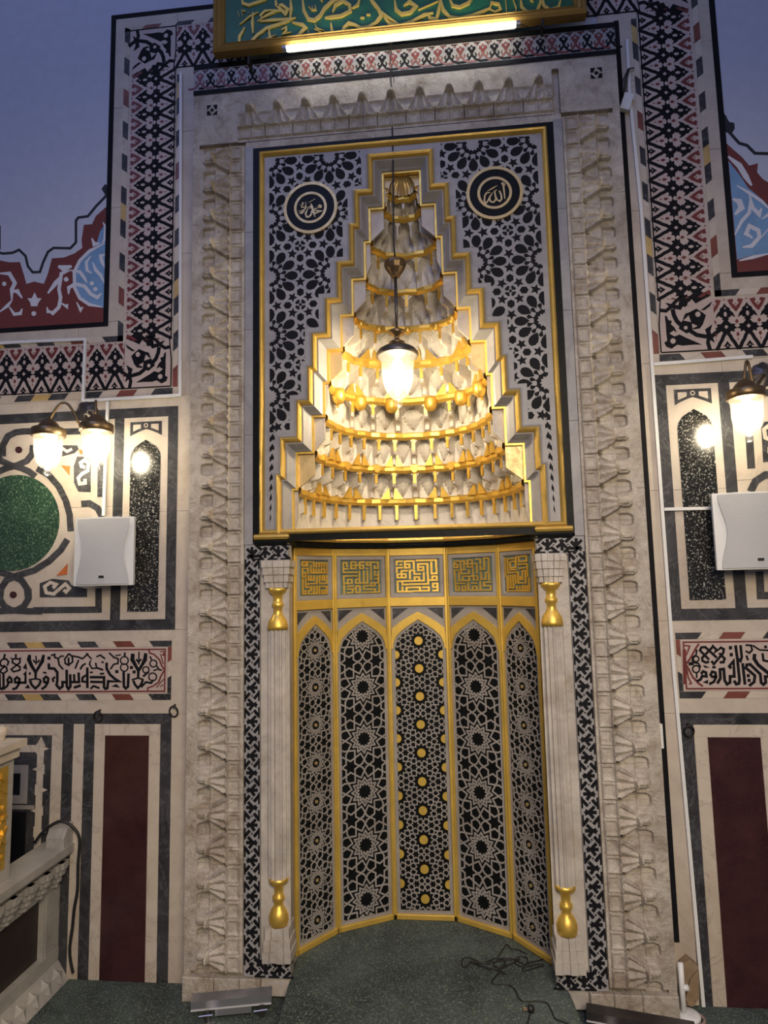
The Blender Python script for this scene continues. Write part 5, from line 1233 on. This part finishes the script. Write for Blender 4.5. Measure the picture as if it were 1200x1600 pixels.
speaker('l', 'white wall loudspeaker hanging below the two-armed lamp left of the niche', (xl + xr) / 2, W(160, 915, -.015)[1], W(160, 808, -.015)[1], xr - xl)
x2 = W(1119, 830, -.015)[0]; speaker('r', 'white wall loudspeaker on the right wall, cut by the photo edge', x2 + (xr - xl) * 0.55, W(1160, 890, -.015)[1], W(1160, 769, -.015)[1], (xr - xl) * 1.1)

# ---- surface cable trunking
def trunk(lab, pts, Y=WY - 0.006, w_=0.0125, grp=None, name='cable_trunking'):
    P = [W(u, v, Y) for u, v in pts]
    m = M().stroke(wallfr(Y), P, w_, 0, 0.010)
    tag(obj(name, m, WHITEP), lab, 'cable trunking', grp)
trunk('long vertical white trunking bordering the left marble pillar down to the lamp', [(283.5, 116), (283, 400), (282.5, 618), (131, 627), (134.5, 531), (60, 534), (-20, 538)])
trunk('short white trunking dropping from the horizontal run to the left loudspeaker', [(169.5, 628), (163, 806)], WY - 0.012)
trunk('long white trunking running the full height beside the right pillar', [(979, 64), (983, 150), (1001, 330), (1017, 560), (1034, 800), (1052, 1050), (1077, 1330), (1098, 1571)])
trunk('horizontal white trunking over the frame of the right wall lamp', [(1021, 570), (1175, 558)])
trunk('short horizontal white trunking leading to the right loudspeaker', [(1037, 796), (1124, 794)])

# ---- iron rings
for (u, v), lab in (((153, 1120), 'black iron ring at the top left corner of the left dark red panel'), ((271, 1112), 'black iron ring beside the left marble pillar'), ((1077, 1143), 'black iron ring at the corner of the right dark red panel')):
    x, z = W(u, v, WY - .02); T = thing('iron_ring', lab, 'ring', (x, WY, z))
    m = M().tube([(x + 0.018 * math.cos(a), WY - 0.018 - 0.006 * math.sin(a), z + 0.022 * math.sin(a)) for a in [k * PI / 8 for k in range(17)]], 0.0035, 8)
    keep(T, obj('ring', m, IRON, T, True)); m = M().tube([(x, WY - 0.004, z + 0.024), (x, WY - 0.026, z + 0.022)], 0.005, 8); keep(T, obj('staple', m, IRON, T))

# ---- hanging junction box with loose wires, upper right
x, z = W(975, 158, WY - .02); JB = thing('junction_box', 'small white plastic junction box dangling on loose wires beside the right pillar top', 'junction box', (x, WY, z))
m = M(); a = math.radians(20)
m.obox((x - 0.022, WY - 0.03, z - 0.036), (0.040 * math.cos(a), 0, 0.040 * -math.sin(a)), (0, 0.022, 0), (0.075 * math.sin(a), 0, 0.075 * math.cos(a)))
keep(JB, obj('case', m, WHITEP, JB))
m = M()
for k in range(3):
    p0 = W(985 + k, 107, WY - .01); m.tube([(p0[0] + .01, WY - .012, p0[1]), (p0[0] - .012, WY - .02, p0[1] - .008), (x - .004 + k * .008, WY - .03, z + 0.085), (x + .002 + .006 * (k - 1), WY - .02, z + .035)], 0.0026, 6)
keep(JB, obj('wire', m, RUBBER, JB))
x, z = W(1034, 1152, 0.03)
T = thing('wall_switch', 'narrow white plastic cord connector hanging on the dark line right of the pillar', 'connector', (x, 0.05, z))
m = M(); m.box(x - 0.008, 0.045, z - 0.045, x + 0.010, 0.062, z + 0.045); m.box(x - 0.005, 0.040, z + 0.005, x + 0.006, 0.048, z + 0.03); keep(T, obj('case', m, WHITEP, T))
m = M().tube([(x + .001, .055, z + .045), (x + .003, .06, z + .2), (x - .002, .075, z + .5)], 0.003, 6)
T['label'] = 'narrow white plastic connector hanging on the dark line right of the pillar'

# ---- broken stone, pipe and collar at the foot of the right pillar
P = [W(u, v, 0.05) for u, v in ((1066, 1510), (1078, 1500), (1092, 1512), (1094, 1560), (1084, 1575), (1068, 1572))]
m = M(); m.poly(wallfr(0.06), P, -0.03, 0.004); q = [W(u, v, 0.05) for u, v in ((1070, 1560), (1078, 1530), (1090, 1515), (1080, 1545), (1076, 1570))]; m.poly(wallfr(0.05), q, 0, 0.006)
tag(obj('broken_stone', m, marble('earthy_stone', (0.16, 0.10, 0.05), (0.34, 0.25, 0.16), None, 3, 0.8)), 'broken brown stone patch at the foot of the right trunking', 'stone')
PI_ = thing('water_pipe', 'white painted pipe stub with round collar at the foot of the right pillar', 'pipe', (0.95, 0.0, 0))
xx = W(1066, 1550, 0.02)[0]; m = M().tube([(xx, 0.02, 0.012), (xx, 0.02, 0.19)], 0.010, 12); m.tube([(xx, 0.02, 0.105), (xx + 0.022, 0.02, 0.105)], 0.011, 10); keep(PI_, obj('pipe', m, WHITEP, PI_, True))
cxy = FL(1080, 1584, 0.02); m = M().lathe((cxy[0] - .01, cxy[1], 0), [(0.040, 0.001), (0.042, 0.016), (0.036, 0.022), (0.010, 0.022)], 24); keep(PI_, obj('collar', m, WHITEP, PI_, True))
m = M().tube([(cxy[0] - .02 + 0.06 * math.cos(t), cxy[1] - 0.01 + 0.045 * math.sin(t), 0.010) for t in [-2.6 + k * 0.3 for k in range(12)]], 0.006, 8); keep(PI_, obj('hose_loop', m, plain('dull_hose', (0.30, 0.22, 0.18), 0.5), PI_, True))

# ---- black cable tangled on the niche carpet
def ff(pts, z=0.090): return [(*FL(700 + a / 4.615, 1440 + b_ / 4.615, z), z) for a, b_ in pts]
def smooth(P, n=5):
    out = []
    for i in range(len(P) - 1):
        p0 = Vector(P[max(0, i - 1)]); p1 = Vector(P[i]); p2 = Vector(P[i + 1]); p3 = Vector(P[min(len(P) - 1, i + 2)])
        for k in range(n):
            t = k / n; out.append(0.5 * ((2 * p1) + (p2 - p0) * t + (2 * p0 - 5 * p1 + 4 * p2 - p3) * t * t + (3 * p1 - p0 - 3 * p2 + p3) * t ** 3))
    out.append(Vector(P[-1])); return out
CBL = [(690, 265), (640, 285), (570, 300), (540, 345), (560, 355), (640, 330), (685, 315), (660, 305), (570, 320), (500, 310), (480, 280), (520, 252), (570, 262), (560, 310), (470, 270), (400, 265), (330, 300), (360, 335), (400, 320), (410, 285), (350, 262), (250, 295), (150, 258), (105, 270), (100, 315), (125, 325), (180, 290), (260, 325), (350, 340), (440, 310), (520, 270), (440, 275), (340, 290), (250, 300), (160, 285), (230, 320), (310, 340), (370, 350), (415, 380), (370, 370), (315, 440), (380, 450), (450, 462), (490, 500), (510, 550), (550, 575), (640, 572), (710, 585), (745, 640), (770, 695), (830, 722), (930, 760)]
CB = thing('power_cable', 'thin black power cable tangled on the niche carpet with its plug', 'cable', (0.2, 0.15, 0.085))
keep(CB, obj('cord', M().tube(smooth(ff(CBL)), 0.0024, 6), RUBBER, CB, True))
keep(CB, obj('cord_end', M().tube(smooth(ff([(350, 270), (390, 210), (425, 165), (455, 195), (500, 200), (570, 235)])), 0.0022, 6), RUBBER, CB, True))
cq = ff([(597, 640)])[0]; m = M(); m.lathe((cq[0], cq[1], 0.086), [(0.011, 0), (0.013, 0.008), (0.011, 0.018), (0.002, 0.022)], 14); keep(CB, obj('plug', m, RUBBER, CB, True))
m = M(); m.tube([(cq[0] - 0.010, cq[1] - 0.004, 0.094), (cq[0] - 0.026, cq[1] - 0.006, 0.093)], 0.0022, 6); m.tube([(cq[0] - 0.010, cq[1] + 0.004, 0.094), (cq[0] - 0.026, cq[1] + 0.004, 0.093)], 0.0022, 6); keep(CB, obj('plug_pin', m, BRASS, CB))
keep(CB, obj('cord_tail', M().tube(smooth(ff([(590, 670), (578, 720), (570, 790)])), 0.0024, 6), RUBBER, CB, True))

# ---- floor mounted light bars in front of the pillar feet
def light_bar(lab, p0, p1, hm=None):
    p0 = Vector((p0[0], p0[1], 0)); p1 = Vector((p1[0], p1[1], 0)); d = (p1 - p0).normalized(); L = (p1 - p0).length; n = Vector((-d.y, d.x, 0))
    if n.y > 0: n = -n
    T = thing('light_bar', lab, 'light fixture', p0)
    def B(o, a, b_, c, name, mat): keep(T, obj(name, M().obox(p0 + Vector(o), a, b_, c), mat, T))
    keep(T, obj('housing', M().obox(p0 - n * 0.05 + Vector((0, 0, 0.046)), d * L, n * 0.052 + Vector((0, 0, 0.0)), (0, 0, 0.028)), hm or ALU, T))
    keep(T, obj('front_lip', M().obox(p0 + n * 0.002 + Vector((0, 0, 0.043)), d * L, n * 0.003, (0, 0, 0.004)), GREYP, T))
    keep(T, obj('driver_box', M().obox(p0 + d * L * 0.30 - n * 0.03 + Vector((0, 0, 0.018)), d * L * 0.45, n * 0.03, (0, 0, 0.026)), ALU, T))
    for q in (0.17, 0.85):
        keep(T, obj('foot', M().obox(p0 + d * L * q - n * 0.03 + Vector((0, 0, 0.0)), d * 0.018, n * 0.035, (0, 0, 0.046)), STEELD, T))
        keep(T, obj('screw', M().tube([p0 + d * (L * q - 0.02) + n * 0.008 + Vector((0, 0, 0.026)), p0 + d * (L * q + 0.03) + n * 0.008 + Vector((0, 0, 0.028))], 0.0025, 6), ALU, T))
    keep(T, obj('strap', M().obox(p0 + d * L * 0.21 + n * 0.006 + Vector((0, 0, 0.002)), d * 0.026, n * 0.12, (0, 0, 0.003)), ALU, T))
light_bar('grey metal light bar lying before the foot of the left pillar', FL(298, 1579, 0.045), FL(424, 1567, 0.045))
q0 = FL(912, 1588, 0.045); light_bar('dark metal light bar lying before the foot of the right pillar', (0.585, -0.085), (0.93, -0.16), STEELD)

# ---- marble balustrade with gilded post, lower left corner
BA = thing('balustrade', 'grey marble balustrade with carved corbels and black panel, lower left corner', 'balustrade', (-1.5, -0.4, 0))
BM = marble('balustrade_marble', (0.30, 0.28, 0.255), (0.44, 0.415, 0.38), (0.2, 0.19, 0.19), 3, 0.35, None, 2, .02, .15, .8, .3)
yb = WY - 0.007; ye = -1.2
def bb(name, x0, y0, z0, x1, y1, z1, mat=None): return keep(BA, obj(name, M().box(x0, y0, z0, x1, y1, z1), mat or BM, BA))
bb('sill', -1.60, ye, 0.0, -1.50, yb, 0.125)
bb('end_post', -1.58, 0.005, 0.125, -1.502, yb, 0.37)
keep(BA, obj('frame_bead', M().box(-1.58, -0.004, 0.125, -1.506, 0.005, 0.37), BM, BA))
bb('black_panel', -1.58, ye, 0.12, -1.530, 0.0, 0.37, BROWNW)
bb('frieze', -1.58, ye, 0.365, -1.505, yb, 0.47)
fx = lambda a, b_, h: (-1.505 + h, a, b_)
m = M(); m.add([(-1.58, yb, 0.47), (-1.50, yb, 0.47), (-1.455, yb, 0.492), (-1.445, yb, 0.505), (-1.445, yb, 0.535), (-1.58, yb, 0.535), (-1.58, ye, 0.47), (-1.50, ye, 0.47), (-1.455, ye, 0.492), (-1.445, ye, 0.505), (-1.445, ye, 0.535), (-1.58, ye, 0.535)],
  [[0, 1, 2, 3, 4, 5], [11, 10, 9, 8, 7, 6]] + [[i, (i + 1) % 6, (i + 1) % 6 + 6, i + 6] for i in range(6)]); keep(BA, obj('handrail', m, BM, BA))
for k in range(9):
    yc = 0.04 - k * 0.098; m = M()
    for t, (dz_, wd, dp) in enumerate(((0.0, 0.074, 0.050), (-0.024, 0.066, 0.040), (-0.050, 0.050, 0.028), (-0.072, 0.028, 0.016))):
        m.poly(fx, [(yc - wd / 2, 0.478 + dz_), (yc + wd / 2, 0.478 + dz_), (yc + wd / 2, 0.478 + dz_ - 0.024), (yc - wd / 2, 0.478 + dz_ - 0.024)], 0, dp)
        m.poly(fx, [(yc - wd / 5, 0.478 + dz_), (yc + wd / 5, 0.478 + dz_), (yc + wd / 5, 0.478 + dz_ - 0.024), (yc - wd / 5, 0.478 + dz_ - 0.024)], 0, dp + 0.008)
    keep(BA, obj('corbel', m, BM, BA))
m = M(); m.add([(-1.50, yb, 0.075), (-1.452, yb, 0.0), (-1.50, yb, 0.0), (-1.50, ye, 0.075), (-1.452, ye, 0.0), (-1.50, ye, 0.0)], [[0, 1, 2], [5, 4, 3], [0, 3, 4, 1], [1, 4, 5, 2], [0, 2, 5, 3]]); keep(BA, obj('sloping_plinth', m, BM, BA))
for k in range(12):
    yc = 0.05 - k * 0.075; m = M(); a = Vector((-1.500, yc, 0.070)); b2 = Vector((-1.450, yc, 0.006)); mid = (a + b2) / 2; nn = Vector((0.8, 0, 0.6)) * 0.014
    L_ = mid + Vector((0, -0.034, 0)); R_ = mid + Vector((0, 0.034, 0)); top_ = mid + nn
    cs = [a, a.lerp(R_, .5) - nn * .3 + nn * .1, R_, R_.lerp(b2, .5) - nn * .2, b2, b2.lerp(L_, .5) - nn * .2, L_, L_.lerp(a, .5) - nn * .2]
    m.add([top_] + cs, [[0, 1 + i, 1 + (i + 1) % 8] for i in range(8)]); keep(BA, obj('star_boss', m, BM, BA))
m = M(); m.add([(-1.530, 0.03, 0.535), (-1.452, 0.03, 0.535), (-1.452, yb, 0.535), (-1.530, yb, 0.535), (-1.530, 0.03, 0.575), (-1.452, 0.03, 0.575), (-1.452, 0.05, 0.605), (-1.530, 0.05, 0.605), (-1.452, yb, 0.62), (-1.530, yb, 0.62)],
  [[0, 1, 5, 4], [1, 2, 8, 6, 5], [4, 5, 6, 7], [7, 6, 8, 9], [3, 9, 8, 2], [0, 4, 7, 9, 3], [0, 3, 2, 1]]); keep(BA, obj('end_block', m, BM, BA))
GP = thing('gilded_post', 'white marble post with gilded carved side and slab top, left edge of view', 'post', (-1.72, -0.5, 0.536))
XP = -1.505
yfar, ztop = GX(22, 1183, XP)
keep(GP, obj('shaft', M().box(-2.0, -1.0, 0.536, XP, yfar, ztop), BM, GP))
m = M(); random.seed(5)
gx = lambda a, b_, h: (XP + h, a, b_)
for k in range(90):
    y = yfar - 0.045 - random.random() * 0.16; z = 0.60 + (ztop - 0.645) * k / 90 + random.uniform(-.01, .01); a = random.uniform(0, PI); r = random.uniform(.012, .024)
    m.poly(gx, [(y + r * math.cos(a), z + r * math.sin(a)), (y + r * .45 * math.cos(a + 1.3), z + r * .45 * math.sin(a + 1.3)), (y - r * math.cos(a), z - r * math.sin(a)), (y + r * .45 * math.cos(a - 1.3), z + r * .45 * math.sin(a - 1.3))], 0, 0.006 + 0.010 * random.random())
m.rect(gx, -0.7, 0.58, yfar - 0.032, ztop - 0.02, 0, 0.002)
keep(GP, obj('gilded_carving', m, GOLD, GP))
yc_, zc_ = GX(43, 1153, XP + 0.03)
m = M(); m.box(-2.05, -1.1, zc_ - 0.026, XP + 0.03, yc_, zc_); m.box(-2.03, -1.08, ztop, XP + 0.014, yc_ - 0.02, zc_ - 0.026); keep(GP, obj('slab_top', m, CREAM, GP))
yk, zk = GX(1, 1150, -1.56); m = M().lathe((-1.56, yk, zc_), [(0.018, 0), (0.014, 0.008), (0.018, 0.014), (0.024, 0.028), (0.020, 0.044), (0.008, 0.052), (0.001, 0.054)], 18); keep(GP, obj('finial', m, CREAM, GP, True))
# black hose laid over the balustrade and down the wall
hz = [(-1.60, 0.06, 0.545), (-1.55, 0.05, 0.60), (-1.49, 0.06, 0.632), (-1.445, 0.07, 0.61)] + [(W(u, v, 0.075)[0], 0.075, W(u, v, 0.075)[1]) for u, v in ((124, 1310), (122, 1350), (121, 1390), (116, 1420), (113, 1450), (109, 1480), (110, 1500), (114, 1520))]
tag(obj('black_hose', M().tube(smooth(hz, 5), 0.006, 8), RUBBER, None, True), 'black cable draped over the balustrade end and down the wall', 'cable')
